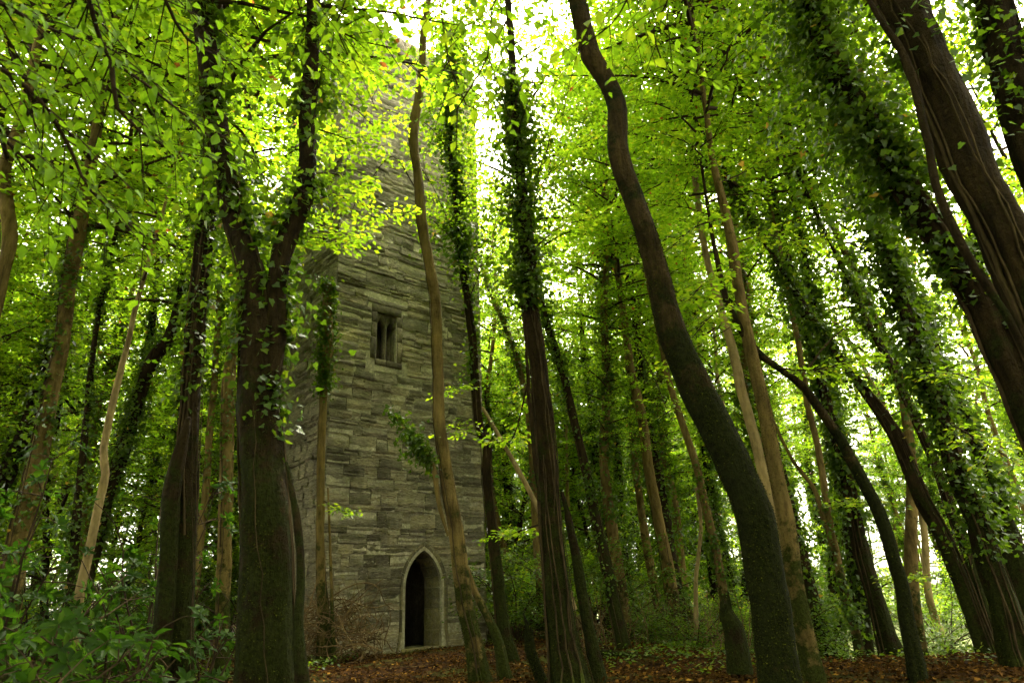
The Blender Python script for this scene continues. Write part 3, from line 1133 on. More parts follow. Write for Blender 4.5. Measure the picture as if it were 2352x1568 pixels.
TREES = [
    dict(label='brown smooth trunk bending twice at the outer edge beyond the laurel bushes', Y=8.5, mat='bark_tan', seed=1, moss=None, vines=2,
         pts=rp('95,60,24 50,270,28 8,400,32 22,540,38 2,650,34 -50,900,38 -100,1300,44'), crown=[(0, 7.2, 1.0), (3, 10.5, .9)], top=17),
    dict(label='brown trunk with a looping ivy stem, rising behind the laurel bushes', Y=9.5, mat='bark_tan', seed=2, vines=5, moss=(0, 3, 2500),
         pts=rp('238,220,24 215,350,30 197,455,35 174,580,40 156,706,38 146,803,38 121,904,43 86,1080,50 50,1232,62 25,1370,68'), ivy=[(2.2, 7, 700, .14, .075)], crown=[(1, 6.3, 1.0), (0, 10, .9)], top=18),
    dict(label='thin dark ivy-wrapped trunk beside the pale kinked sapling', Y=12, mat='bark_dark', seed=3, n=10,
         pts=rp('305,200,8 297,328,10 280,479,12 252,580,14 222,756,14 202,955,18 186,1106,20 176,1207,24 166,1330,26'), ivy=[(1, 9.5, 1500, .16, .075)], crown=[(3, 7.5, .9), (1, 11, .9)], top=17),
    dict(name='sapling', label='pale cream sapling trunk with a sharp kink halfway up', Y=10.5, mat='bark_pale', seed=4, n=10,
         pts=rp('353,555,10 333,630,11 312,706,14 297,776,15 262,904,18 237,1030,20 242,1090,22 222,1181,23 202,1282,24 184,1360,25 174,1440,25'), crown=(3, 6.3, .8), top=11),
    dict(label='leaning ivy-covered trunk behind the pale kinked sapling', Y=15, mat='bark_dark', seed=5, lump=.06,
         pts=rp('440,560,24 420,670,30 390,780,38 352,828,38 312,955,36 282,1055,35 252,1131,34 225,1250,36'), ivy=[(2.5, 11, 2600, .22, .085)], crown=[(2, 8, 1.0), (5, 11, 1.0)], top=19),
    dict(label='slim dark trunk leaning close beside the ivy-covered leaning trunk', Y=18, mat='bark_dark', seed=6, n=10,
         pts=rp('365,560,14 358,650,18 345,780,20 310,900,20 275,1020,22 240,1150,24'), ivy=[(3, 12, 1600, .2, .09)], crown=(4, 9, 1.1), top=18),
    dict(label='stout trunk with a double-stemmed dark base beside the forked tree', Y=8, mat='bark_dark', seed=7, n=18, lump=.06, vines=7, moss=(0, 3.2, 5000),
         pts=rp('496,330,26 491,428,34 479,529,46 469,630,50 454,756,52 451,803,55 443,929,56 436,1030,62 432,1131,66 430,1232,66 420,1383,70 412,1540,74'),
         limbs=[dict(name='second_stem', ground=True, Y=7.8, pts=rp('438,960,16 410,1060,38 392,1150,46 385,1260,50 375,1400,54 362,1545,58'))],
         ivy=[(3.6, 8, 1300, .16, .075)], crown=[(2, 7.5, 1.0), (0, 10.5, 1.0)], top=18),
    dict(label='slender tan mossy trunk standing in the gap behind the forked tree', Y=13, mat='bark_tan', seed=8, vines=2,
         pts=rp('548,560,16 545,640,18 540,740,24 524,879,34 522,980,38 520,1080,38 519,1232,38 514,1340,40'), ivy=[(3, 8, 500, .12, .08)], crown=(1, 8.5, 1.0), top=17),
    dict(label='thin grey trunk half hidden behind the double-stemmed trunk', Y=16, mat='bark_tan', seed=9, n=10,
         pts=rp('505,640,14 500,760,15 484,980,20 478,1080,20 463,1232,20 450,1350,22'), ivy=[(1, 9, 700, .15, .08)], crown=(4, 9, 1.0), top=17),
    dict(label='thick dark ivied tree forking into two limbs in front of the tower', Y=6.3, mat='bark_dark', seed=10, n=20, lump=.055, step=.1, vines=9, ridge=.035, moss=(-.1, 3.0, 11000),
         pts=rp('474,-40,48 474,0,50 484,100,53 504,252,53 529,403,55 544,504,57 575,605,66 590,706,82 602,800,104 600,929,106 606,1080,120 612,1232,130 613,1383,142 613,1530,154'),
         limbs=[dict(pts=rp('714,-40,36 716,25,38 716,126,42 706,252,48 703,378,50 690,464,54 662,534,58 640,605,58 632,706,56 630,790,60 622,900,58'), Y=6.25, top=11, ivy=(3.0, 7.6, 800, .20, .085), crown=(1, 7.6, .9)),
                dict(name='root_stem', ground=True, Y=6.0, pts=rp('652,1060,8 664,1120,16 680,1220,20 688,1320,22 682,1440,28 690,1540,34'))],
         ivy=[(4.6, 8, 800, .22, .085), (2.2, 4.4, 260, .16, .075)], crown=[(5, 7.6, 1.0)], top=15),
    dict(name='broken_tree', label='slim broken tan trunk with an ivied top against the tower wall', Y=15.0, mat='bark_tan', seed=11, n=12, vines=2, moss=(0, 1.5, 1200),
         pts=rp('752,655,22 750,720,30 752,803,30 744,879,24 739,980,23 737,1131,23 737,1282,25 742,1408,30 744,1505,36'),
         limbs=[dict(name='second_stem', ground=True, Y=14.9, pts=rp('752,1120,5 757,1230,7 762,1340,9 764,1480,12'))],
         ivy=[(5.6, 9.2, 1100, .12, .085)], crown=None, top=None),
    dict(label='slender tan trunk with mossy foot standing before the tower front', Y=10.3, mat='bark_tan', seed=12, n=16, lump=.03, step=.1, vines=3, moss=(-.1, 1.3, 3500),
         pts=rp('986,-60,12 978,10,16 968,76,20 966,151,21 958,227,24 945,302,29 953,378,24 958,428,28 963,504,30 976,580,30 991,658,30 998,750,30 1001,879,31 1006,980,34 1021,1080,38 1039,1181,43 1052,1282,47 1067,1383,48 1084,1458,50 1100,1545,56'),
         limbs=[dict(name='broken_limb', pts=rp('912,965,6 935,990,12 968,1022,14 995,1070,15 1008,1150,12 1030,1230,8'), Y=10.0, ivy=(3.0, 4.4, 420, .12, .075)),
                dict(name='second_stem', ground=True, Y=11.2, pts=rp('1072,1300,14 1092,1360,20 1117,1408,24 1145,1475,27 1162,1560,30'))],
         crown=(1, 13.5, .7), top=18),
    dict(label='twisted ivy-strangled trunk hugging the far corner of the tower', Y=14.3, mat='bark_dark', seed=13, n=14, vines=6, moss=(0, 1.6, 1500),
         pts=rp('1034,250,12 1030,350,14 1041,454,18 1050,560,18 1062,640,20 1072,700,22 1084,803,23 1087,879,23 1096,980,25 1114,1030,27 1112,1080,28 1122,1181,28 1135,1282,30 1147,1383,33 1157,1458,35 1172,1510,40'),
         ivy=[(8.5, 15.5, 3000, .34, .11), (5.5, 9, 500, .16, .09)], crown=(3, 12.5, .42), top=17),
    dict(label='thick ivy-stemmed trunk with shaggy mossy foot right of the doorway', Y=9.3, mat='bark_dark', seed=14, n=20, lump=.06, step=.1, vines=12, ridge=.03, moss=(-.1, 2.4, 9000),
         pts=rp('1196,380,26 1202,450,34 1208,520,40 1216,580,45 1223,706,46 1230,781,48 1243,879,50 1254,980,55 1261,1080,58 1267,1181,62 1275,1282,68 1287,1383,76 1300,1484,84 1310,1545,94'),
         limbs=[dict(name='second_stem', ground=True, Y=9.6, pts=rp('1290,1130,10 1305,1190,20 1319,1252,25 1334,1332,30 1352,1433,33 1370,1524,38')),
                dict(name='clinging_stem', Y=9.1, pts=rp('1204,700,5 1212,850,8 1222,960,11 1230,1060,12 1240,1150,9'))],
         ivy=[(5.2, 9.5, 2600, .30, .09)], crown=[(0, 12, .8)], top=19),
    dict(label='slim rough trunk leaning beside the thick ivy-stemmed trunk', Y=16, mat='bark_dark', seed=15, vines=4, n=12,
         pts=rp('1225,620,16 1250,740,18 1271,803,22 1299,904,24 1324,1005,25 1349,1106,27 1370,1207,30 1395,1307,32 1415,1408,34 1433,1480,36'), ivy=[(5, 11, 1500, .25, .09), (1, 5, 300, .12, .08)], crown=(2, 9.5, .95), top=19),
    dict(label='leaning vine-hung trunk close behind the tower corner', Y=20, mat='bark_tan', seed=16, n=10,
         pts=rp('1085,560,12 1100,600,13 1130,680,15 1178,803,18 1203,904,18 1216,1000,20 1228,1200,22'), ivy=[(4, 12, 1100, .25, .1)], crown=(5, 8, .42), top=13),
    dict(label='tall tan trunk with mossy flecks standing over the bramble tangle', Y=19, mat='bark_tan', seed=17, n=14, vines=2, moss=(0, 3, 1500),
         pts=rp('1400,520,13 1420,640,16 1440,790,22 1450,854,25 1475,970,28 1490,1080,28 1510,1181,30 1531,1282,33 1546,1383,38 1556,1443,40'), crown=[(0, 9.5, 1.0), (4, 13, .9)], top=20),
    dict(label='slender straight tan trunk rising behind the broken stump', Y=16.5, mat='bark_tan', seed=18, n=12, moss=(0, 3, 900),
         pts=rp('1505,720,12 1525,810,15 1541,884,17 1571,980,20 1601,1080,23 1621,1171,25 1641,1257,25 1657,1332,25 1668,1420,28'), ivy=[(1, 4, 300, .14, .08)], crown=[(3, 8.5, .9), (1, 11, .9)], top=18),
    dict(label='pale smooth trunk close behind the great leaning mossy trunk', Y=13, mat='bark_pale', seed=19, n=12,
         pts=rp('1585,0,10 1588,150,14 1600,400,17 1620,560,18 1655,700,21 1682,793,25 1707,904,28 1737,1020,30 1762,1131,30 1790,1250,32'), crown=[(4, 9.5, .9), (2, 12, .9)], top=19),
    dict(label='great curving trunk, bare above and black with moss below', Y=5.6, mat='bark_moss', seed=20, n=24, lump=.03, step=.08, moss=(-.1, 4.2, 16000),
         pts=rp('1318,-60,52 1332,0,53 1349,76,54 1370,151,55 1408,217,57 1422,267,57 1423,343,57 1437,403,60 1462,479,63 1485,544,63 1503,620,66 1521,706,74 1544,781,88 1556,803,92 1606,904,104 1657,1005,107 1702,1106,110 1737,1207,110 1757,1307,107 1773,1408,107 1788,1554,108'),
         crown=[(2, 8.3, .9)], top=15),
    dict(label='tan trunk with dark moss bands beside the great curving trunk', Y=9, mat='bark_tan', seed=21, n=16, lump=.035, moss=(0, 3.6, 7000),
         pts=rp('1630,300,16 1641,378,20 1672,504,27 1687,605,30 1702,706,31 1722,803,35 1745,904,38 1765,1005,42 1790,1131,44 1810,1232,48 1830,1358,50 1855,1484,54 1868,1545,56'), crown=[(0, 8, .9), (3, 10.5, .9)], top=17),
    dict(label='black sinuous mossy trunk arching sideways over the leaf litter', Y=9.0, mat='bark_moss', seed=22, n=14, lump=.04, step=.1, moss=(0, 5, 6000),
         pts=rp('1632,530,10 1641,580,13 1672,706,20 1732,803,24 1784,844,27 1845,889,30 1895,960,30 1936,1020,33 1976,1096,37 2016,1171,38 2042,1257,38 2067,1332,38 2087,1433,40 2108,1545,43'),
         limbs=[dict(name='side_branch', pts=rp('1955,740,4 1900,790,6 1850,850,9 1800,858,12 1770,838,12')), dict(name='side_branch', pts=rp('1600,800,3 1650,770,5 1690,745,9 1700,760,10'))],
         crown=(3, 6.3, .55), top=7.5),
    dict(label='slim straight reddish trunk standing behind the sinuous black trunk', Y=13, mat='bark_tan', seed=23, n=12,
         pts=rp('1745,400,10 1775,520,12 1800,620,13 1835,800,15 1855,929,17 1880,1030,18 1900,1156,20 1920,1257,22 1941,1358,23 1966,1448,24 1978,1510,26'),
         limbs=[dict(name='side_stem', pts=rp('1750,900,5 1775,965,8 1820,1055,11 1870,1121,13 1892,1191,14 1920,1280,12'))], ivy=[(.2, 3.5, 350, .12, .08), (6, 10, 600, .2, .09)], crown=(1, 8.8, .95), top=17),
    dict(label='dark ivy-sheathed trunk at the meadow edge beside the slim reddish trunk', Y=14.5, mat='bark_dark', seed=24, vines=3,
         pts=rp('1880,780,18 1906,929,24 1925,1040,30 1936,1131,35 1956,1257,40 1974,1383,40 1986,1485,42'), ivy=[(.5, 10, 3000, .2, .09)], crown=(5, 9, .9), top=18),
    dict(label='broad dark trunk with flaring foot at the meadow edge', Y=13.5, mat='bark_dark', seed=25, n=16, vines=4,
         pts=rp('1900,930,26 1940,1080,36 1960,1180,40 1976,1257,45 2004,1358,50 2032,1458,56 2046,1500,62'), ivy=[(2.2, 9, 2000, .2, .09)], crown=(4, 8.5, 1.0), top=18),
    dict(label='leaning ridged trunk bound with ivy stems, before the meadow gap', Y=11.5, mat='bark_dark', seed=26, n=16, vines=10, moss=(0, 2.5, 3500),
         pts=rp('1840,700,16 1890,775,18 1936,839,22 2006,929,35 2057,1005,40 2107,1131,42 2157,1221,45 2196,1307,48 2223,1383,48 2256,1475,48'), ivy=[(4.0, 9, 1500, .22, .085)], crown=(0, 8, .95), top=17),
    dict(label='slender leaning trunk crossing behind the ridged ivy-bound trunk', Y=12.5, mat='bark_dark', seed=27, n=12, vines=6,
         pts=rp('1930,600,12 1950,640,14 1990,730,17 2026,803,20 2072,894,23 2117,995,25 2157,1090,27 2188,1181,30 2218,1257,30 2248,1358,34 2276,1455,36'), ivy=[(5, 10, 900, .2, .09)], crown=(2, 8.8, .95), top=17),
    dict(label='bulky leaning trunk clothed in ivy leaves, nearest the ridged trunk', Y=10.0, mat='bark_dark', seed=28, n=18, vines=6, moss=(0, 2.5, 3500),
         pts=rp('2010,480,24 2040,580,30 2080,700,36 2122,828,42 2168,954,46 2198,1080,55 2240,1181,60 2270,1282,66 2302,1383,72 2329,1483,76'), ivy=[(1.5, 4.2, 1500, .2, .08), (4, 9, 2600, .28, .09)], crown=(1, 7.8, .95), top=16),
    dict(label='second leaning ivied trunk pressed against the bulky one', Y=11.0, mat='bark_dark', seed=29, n=14,
         pts=rp('2140,780,30 2200,920,40 2248,1030,50 2289,1156,54 2324,1257,60 2368,1400,64 2400,1500,66'), ivy=[(2.0, 8, 2600, .25, .09)], crown=(5, 7.5, .85), top=16),
    dict(label='big leaning trunk with hanging curtains of dark ivy', Y=5.6, mat='bark_dark', seed=30, n=20, lump=.055, step=.1, vines=12, vr=1.4, ridge=.03,
         pts=rp('1835,-70,44 1865,10,50 1890,126,58 1936,212,62 1996,302,66 2047,403,74 2107,504,85 2183,605,92 2248,706,97 2284,786,100 2340,904,104 2400,1030,110 2450,1150,112'),
         ivy=[(4.3, 8.0, 4200, .42, .075), (3.0, 4.8, 600, .16, .07)], crown=(3, 8.5, .9), top=14),
    dict(label='massive leaning trunk with a fringe of dangling ivy stems', Y=4.6, mat='bark_dark', seed=31, n=24, lump=.05, step=.08, vines=7, vr=1.6, ridge=.022, 
         pts=rp('2060,-70,140 2087,0,138 2132,100,130 2183,227,133 2233,353,136 2284,453,142 2330,544,146 2400,700,150 2470,870,155'),
         limbs=[dict(name='hanging_stem', Y=4.5, pts=rp('1985,-20,14 2020,40,18 2075,130,22 2120,270,24 2150,420,24 2190,520,24 2240,620,24 2290,690,22 2350,800,20 2420,940,22'))],
         ivy=[(5.2, 8, 500, .2, .07)], crown=(0, 8.5, .9), top=14),
    dict(label='dark trunk rising just behind the massive stem-fringed trunk', Y=5.6, mat='bark_dark', seed=32, n=18, lump=.05, step=.1, vines=8,
         pts=rp('2250,-70,92 2268,0,92 2299,126,100 2330,252,100 2368,380,100 2420,520,104'), ivy=[(4.8, 8.5, 900, .2, .07)], crown=(4, 8.5, .9), top=14),
]
for sp_ in TREES:
    tree_from_pixels(sp_)

# ------------------------------------------------------------------ near beech boughs overhead, whose trunks stand beside the viewer
def curled(k):
    g = np.random.default_rng(900 + k)
    t = LEAF8[0].copy()
    t[:, 2] += g.uniform(-.35, .12) * t[:, 0] ** 2 + g.uniform(.0, .35) * np.abs(t[:, 1])
    t[:, 1] += g.uniform(-.12, .12) * t[:, 0] ** 2
    t[1:8, :2] += g.normal(0, .025, (7, 2))
    return t, LEAF8[1]


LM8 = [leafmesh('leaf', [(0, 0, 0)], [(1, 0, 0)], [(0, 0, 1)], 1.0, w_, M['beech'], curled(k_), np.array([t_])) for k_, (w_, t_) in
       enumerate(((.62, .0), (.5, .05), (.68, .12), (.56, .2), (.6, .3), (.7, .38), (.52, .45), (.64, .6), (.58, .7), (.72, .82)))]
LMX = [leafmesh('leaf', [(0, 0, 0)], [(1, 0, 0)], [(0, 0, 1)], 1.0, w_, M['laurel'], LANCE, np.array([t_])) for w_, t_ in
       ((.36, .2), (.4, .5), (.34, .7), (.38, .9), (.42, .35))]


def leaf_obj(me, P, D, N, L, parent):
    D = norm(D)
    S = norm(np.cross(D, N))
    N = np.cross(S, D)
    o = bpy.data.objects.new('leaf', me)
    COL.objects.link(o)
    o.parent = parent
    mt = Matrix(((D[0] * L, S[0] * L, N[0] * L, P[0]), (D[1] * L, S[1] * L, N[1] * L, P[1]), (D[2] * L, S[2] * L, N[2] * L, P[2]), (0, 0, 0, 1)))
    o.matrix_local = mt


def bough(tree, path, ntw, g, leafL=.075, dark=False, r0=.012, twig=.45, up=(0, 0, 1), dens=1.0):
    """path: (x,y,depth) picture points from root to tip; leaves are separate objects"""
    base = np.array(tree.location)
    pts = np.array([[*(CAMP + ray(x, y) * (d / np.linalg.norm(ray(x, y)))), r0 * (1 - .75 * k / len(path))] for k, (x, y, d) in enumerate(path)])
    S = spline(pts, .08)
    C = S[:, :3] - base
    bag = Bag()
    bag.tube(C, S[:, 3], 6, lump=.05, seed=int(g.integers(1e6)))
    limb = ob('bough', None, tree)
    T, U, W = frames(C)
    tot = len(C)
    leaves_ = []
    for q in range(ntw):
        k = int(tot * (.12 + .86 * (q + g.uniform(0, 1)) / ntw))
        k = min(k, tot - 1)
        hs = norm(np.cross(T[k], up))
        sgn = 1 if q % 2 else -1
        td = norm(T[k] * .7 + hs * sgn * g.uniform(.5, 1.0) + g.normal(0, .12, 3) + np.array([0, 0, -.12]))
        tl = twig * g.uniform(.5, 1.2)
        tt = np.linspace(0, 1, 5)
        c = C[k] + td * (tt * tl)[:, None]
        c[:, 2] -= .25 * tl * tt ** 2
        bag.tube(c, np.linspace(max(.003, S[k, 3] * .5), .0016, 5), 4)
        nl = max(3, int(tl / leafL * 1.25 * dens))
        for j in range(nl):
            s_ = (j + .6) / nl
            p_ = np.array([np.interp(s_, tt, c[:, d]) for d in range(3)])
            sd = norm(np.cross(td, up)) * (1 if j % 2 else -1)
            dd = td * g.uniform(.3, .9) + sd * (.75 if s_ < .95 else .1) + g.normal(0, .3, 3) + np.array([0, 0, -.25])
            nn = np.array(up) + g.normal(0, .4, 3)
            leaves_.append((p_, dd, nn, leafL * g.uniform(.5, 1.2)))
    limb.data = None
    bpy.data.objects.remove(limb)
    limb = ob('bough', bag.mesh('bough', M['twig']), tree)
    left = max(0, 296 - tree.get('leaf_count', 0))
    tree['leaf_count'] = tree.get('leaf_count', 0) + len(leaves_)
    more = leaves_[left:]
    if more:
        L = np.array([v[3] for v in more])
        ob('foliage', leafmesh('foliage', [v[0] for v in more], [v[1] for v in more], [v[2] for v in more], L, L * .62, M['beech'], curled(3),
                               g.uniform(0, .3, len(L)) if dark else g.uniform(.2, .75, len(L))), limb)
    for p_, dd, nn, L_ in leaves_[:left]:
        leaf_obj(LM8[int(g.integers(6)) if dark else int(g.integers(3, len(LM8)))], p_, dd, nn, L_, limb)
    return len(leaves_)


def side_tree(name, label, x, y, seed, top, crown, r=.16):
    z = float(gz(x, y))
    t = thing(name, label, 'tree', (x, y, z))
    g = np.random.default_rng(seed)
    rows = np.array([[0, 0, -.3, r * 1.2], [.05, .05, 1.5, r], [.1, .0, 4, r * .9], [.2, .1, 8, r * .7], [.2, .1, top, .04]])
    S = spline(rows, .2)
    Vt, Fq, cap = tube(S[:, :3], S[:, 3], 14, .05, seed, (0, .38, .5))
    ob('trunk', mesh('trunk', Vt, [Fq, cap], M['bark_dark'], True), t)
    for k, h, s_ in crown:
        add_crown(t, k, (.15, .05, h), s_, g.uniform(0, 6))
    return t, g


t1, g1 = side_tree('beech_tree', 'beech whose low boughs of large leaves hang before the brown trunks and laurels', -3.4, 1.6, 71, 15, [(0, 6.5, .9), (2, 9, .9)])
nl = 0
for path, ntw in (
        ([(-160, 60, 4.0), (60, 200, 3.9), (150, 320, 3.9), (210, 440, 3.9), (330, 540, 4.0)], 19),
        ([(180, -140, 4.2), (215, 40, 4.0), (255, 140, 4.0), (330, 190, 4.0), (430, 270, 4.1), (500, 330, 4.2)], 20),
        ([(255, 140, 4.0), (270, 250, 3.9), (320, 300, 3.9), (400, 350, 4.0)], 10),
        ([(-120, -60, 3.9), (60, 40, 3.8), (170, 90, 3.8)], 12),
        ([(-120, 240, 4.2), (20, 330, 4.1), (110, 420, 4.1)], 12),
        ([(330, -140, 4.5), (380, 0, 4.4), (430, 90, 4.4), (520, 140, 4.5)], 14)):
    nl += bough(t1, path, ntw, g1, leafL=.068, dark=True)  # same beech leaves in deeper tints: shade painted into these boughs
print('bough leaves', nl)
t2, g2 = side_tree('beech_tree', 'beech whose sunlit boughs dangle large leaves across the tower top', .6, -1.6, 72, 15, [(1, 6.8, .9), (5, 9.5, .8)])
nl = 0
for path, ntw in (
        ([(640, -160, 4.0), (680, -10, 3.9), (700, 60, 3.9), (740, 150, 3.9)], 9),
        ([(760, -140, 4.0), (800, -20, 3.9), (770, 60, 3.9), (800, 130, 3.9)], 7),
        ([(1000, -150, 3.8), (1010, 0, 3.7), (1018, 60, 3.7), (1030, 140, 3.7), (1070, 240, 3.8)], 7),
        ([(1150, -150, 3.8), (1165, 40, 3.7), (1190, 120, 3.7), (1230, 200, 3.7)], 9),
        ([(1190, -100, 3.8), (1130, 20, 3.7), (1120, 130, 3.7), (1050, 250, 3.7)], 7),
        ([(1480, -120, 4.2), (1440, 0, 4.1), (1400, 60, 4.2), (1330, 110, 4.2)], 8),
        ([(1560, -120, 4.2), (1530, 10, 4.1), (1500, 70, 4.2), (1520, 140, 4.2)], 8)):
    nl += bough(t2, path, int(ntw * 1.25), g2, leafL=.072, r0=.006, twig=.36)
print('bough leaves', nl)

# ------------------------------------------------------------------ low leafy sprays on the traced trees
def spray(tree, path, Y, g, leafL=.09, ntw=8, twig=.5, n=22):
    base = np.array(tree.location)
    pts = np.array([[*at_depth(x, y, Y + dy), .014 * (1 - .8 * k / len(path))] for k, (x, y, dy) in enumerate(path)])
    S = spline(pts, .1)
    C = S[:, :3] - base
    bag = Bag()
    bag.tube(C, S[:, 3], 5)
    T, _, _ = frames(C)
    P, D, N = [], [], []
    for q in range(ntw):
        k = min(len(C) - 1, int(len(C) * (.2 + .8 * (q + g.random()) / ntw)))
        sd = norm(np.cross(T[k], [0, 0, 1.0])) * (1 if q % 2 else -1)
        td = norm(T[k] * .7 + sd * g.uniform(.4, 1) + g.normal(0, .15, 3))
        tl = twig * g.uniform(.5, 1.2)
        bag.tube(np.array([C[k], C[k] + td * tl * .5, C[k] + td * tl - [0, 0, .08 * tl]]), [.006, .004, .002], 3)
        s_ = g.random(n)
        s2 = norm(np.cross(td, [0, 0, 1.0]))
        al = g.choice([-1, 1], n)[:, None]
        P.append(C[k] + td * (s_ * tl)[:, None] + s2 * al * np.abs(g.normal(0, .09, (n, 1))) + g.normal(0, .03, (n, 3)))
        D.append(td * .6 + s2 * al * .8 + g.normal(0, .3, (n, 3)) - [0, 0, .2])
        N.append(np.array([0, 0, 1.0]) + g.normal(0, .3, (n, 3)))
    P = np.vstack(P)
    L = leafL * g.uniform(.7, 1.2, len(P))
    br = ob('low_branch', bag.mesh('low_branch', M['twig']), tree)
    ob('foliage', leafmesh('foliage', P, np.vstack(D), np.vstack(N), L, L * .66, M['beech'], LEAF4, np.clip(g.normal(.6, .2, len(P)), 0, .96)), br)


gs = np.random.default_rng(5)
byl = {s_['label'].split()[0] + s_['label'].split()[1]: s_['obj'] for s_ in TREES}
TR = [s_['obj'] for s_ in TREES]
# forked tree (9): bright sprays spilling over the tower face; tan trunk (11), twisted trunk (12), thick trunk (13), great trunk (19)
for idx, path, Y, kw in (
        (9, [(690, 480, 0), (760, 450, .5), (830, 470, 1), (900, 500, 1.6)], 7, dict(ntw=12)),
        (9, [(700, 400, 0), (770, 400, .5), (840, 430, 1.2)], 7.2, dict(ntw=9)),
        (9, [(655, 560, 0), (720, 545, .4), (790, 560, 1)], 7, dict(ntw=9)),
        (9, [(715, 200, 0), (790, 230, .6), (870, 300, 1.3)], 7.5, dict(ntw=12, twig=.6)),
        (9, [(715, 120, 0), (800, 150, .6), (880, 200, 1.3)], 7.5, dict(ntw=10, twig=.6)),
        (9, [(705, 290, 0), (770, 310, .3), (850, 340, .9)], 7.5, dict(ntw=10, twig=.6)),
        (11, [(960, 440, 0), (900, 360, .4), (840, 430, .8)], 10.3, dict(ntw=5)),
        (12, [(1050, 560, 0), (1000, 440, -.5), (950, 360, -.8)], 14.3, dict(ntw=12, twig=.8)),
        (12, [(1050, 560, 0), (1010, 520, -.5), (985, 500, -.8)], 14.3, dict(ntw=9, twig=.7)),
        (12, [(1072, 700, 0), (1110, 610, -.5), (1150, 560, -.8)], 14.3, dict(ntw=10, twig=.8)),
        (12, [(1034, 350, 0), (985, 290, -.4), (930, 260, -.8)], 14.3, dict(ntw=12, twig=.8)),
        (12, [(1045, 480, 0), (1085, 430, -.4), (1100, 350, -.7)], 14.3, dict(ntw=12, twig=.8)),
        (13, [(1208, 520, 0), (1150, 430, .5), (1110, 420, 1)], 9.4, dict(ntw=10, twig=.5)),
        (13, [(1208, 500, 0), (1260, 400, .5), (1330, 330, 1)], 9.4, dict(ntw=14, twig=.6)),
        (13, [(1208, 480, 0), (1270, 300, .5), (1310, 180, 1)], 9.4, dict(ntw=14, twig=.6)),
        (13, [(1216, 580, 0), (1290, 520, .5), (1370, 500, 1)], 9.4, dict(ntw=14, twig=.6)),
        (12, [(1090, 890, 0), (1050, 890, -.6), (1015, 900, -1)], 14.3, dict(ntw=7)),
        (12, [(1095, 1000, 0), (1050, 985, -.6), (1020, 990, -1)], 14.3, dict(ntw=8)),
        (13, [(1230, 800, 0), (1180, 1000, .8), (1140, 1010, 1.6)], 9.5, dict(ntw=9)),
        (13, [(1250, 1200, 0), (1190, 1220, .8), (1150, 1230, 1.6)], 9.5, dict(ntw=8)),
        (10, [(745, 1150, 0), (770, 1165, -.3), (800, 1180, -.5)], 15, dict(ntw=6, twig=.35)),
        (16, [(1440, 760, 0), (1490, 840, -3), (1540, 960, -6)], 19, dict(ntw=14, twig=.8, leafL=.1)),
        (20, [(1700, 700, 0), (1640, 720, -.5), (1570, 800, -1)], 9, dict(ntw=12)),
        (20, [(1690, 620, 0), (1630, 640, -.5), (1580, 690, -1)], 9, dict(ntw=12)),
        (20, [(1672, 500, 0), (1600, 520, -.5), (1540, 570, -1)], 9, dict(ntw=12, twig=.6)),
        (20, [(1680, 560, 0), (1760, 540, .5), (1850, 560, 1)], 9, dict(ntw=12, twig=.6)),
        (20, [(1650, 420, 0), (1720, 390, .3), (1800, 330, 1)], 9, dict(ntw=14, twig=.7)),
        (20, [(1650, 400, 0), (1580, 330, .3), (1500, 300, 1)], 9, dict(ntw=14, twig=.7)),
        (21, [(1784, 844, 0), (1860, 850, -.3), (1960, 830, -.6)], 9, dict(ntw=10)),
        (22, [(1900, 1156, 0), (1950, 1150, -1), (2000, 1160, -2)], 13, dict(ntw=9)),
        (24, [(2000, 1360, 0), (2060, 1330, -1), (2120, 1320, -2)], 13.5, dict(ntw=10, leafL=.08)),
        (27, [(2122, 860, 0), (2200, 860, -1), (2300, 900, -1.6)], 10, dict(ntw=14, twig=.7)),
        (27, [(2160, 960, 0), (2250, 1010, -1), (2330, 1060, -1.6)], 10, dict(ntw=12, twig=.6))):
    spray(TR[idx], path, Y, gs, **kw)

# ------------------------------------------------------------------ trees deeper in the wood: prototypes copied one by one
def wood_proto(seed, H, r, bend, ivy, crowns, mat):
    g = np.random.default_rng(seed)
    zs = np.linspace(-.3, H, 9)
    rows = np.stack([np.cumsum(g.normal(0, bend, 9)), np.cumsum(g.normal(0, bend, 9)), zs, np.linspace(r * 1.1, .03, 9)], 1)
    rows[:, :2] -= rows[0, :2]
    S = spline(rows, .35)
    C, rr = S[:, :3], S[:, 3]
    Vt, Fq, cap = tube(C, rr, 10, .05, seed, (0, .35, .5))
    parts = [('trunk', mesh('trunk', Vt, [Fq, cap], M[mat], True), (0, 0, 0), 1, 0)]
    for iv in ivy:
        me = ivy_on(C, rr, *iv, g=g)
        if me:
            parts.append(('ivy', me, (0, 0, 0), 1, 0))
    for k, h, s_ in crowns:
        q = C[np.argmin(np.abs(C[:, 2] - h))]
        parts.append(('branches', CROWNS[k][0], tuple(q), s_, seed))
        parts.append(('crown', CROWNS[k][1], tuple(q), s_, seed))
    return parts


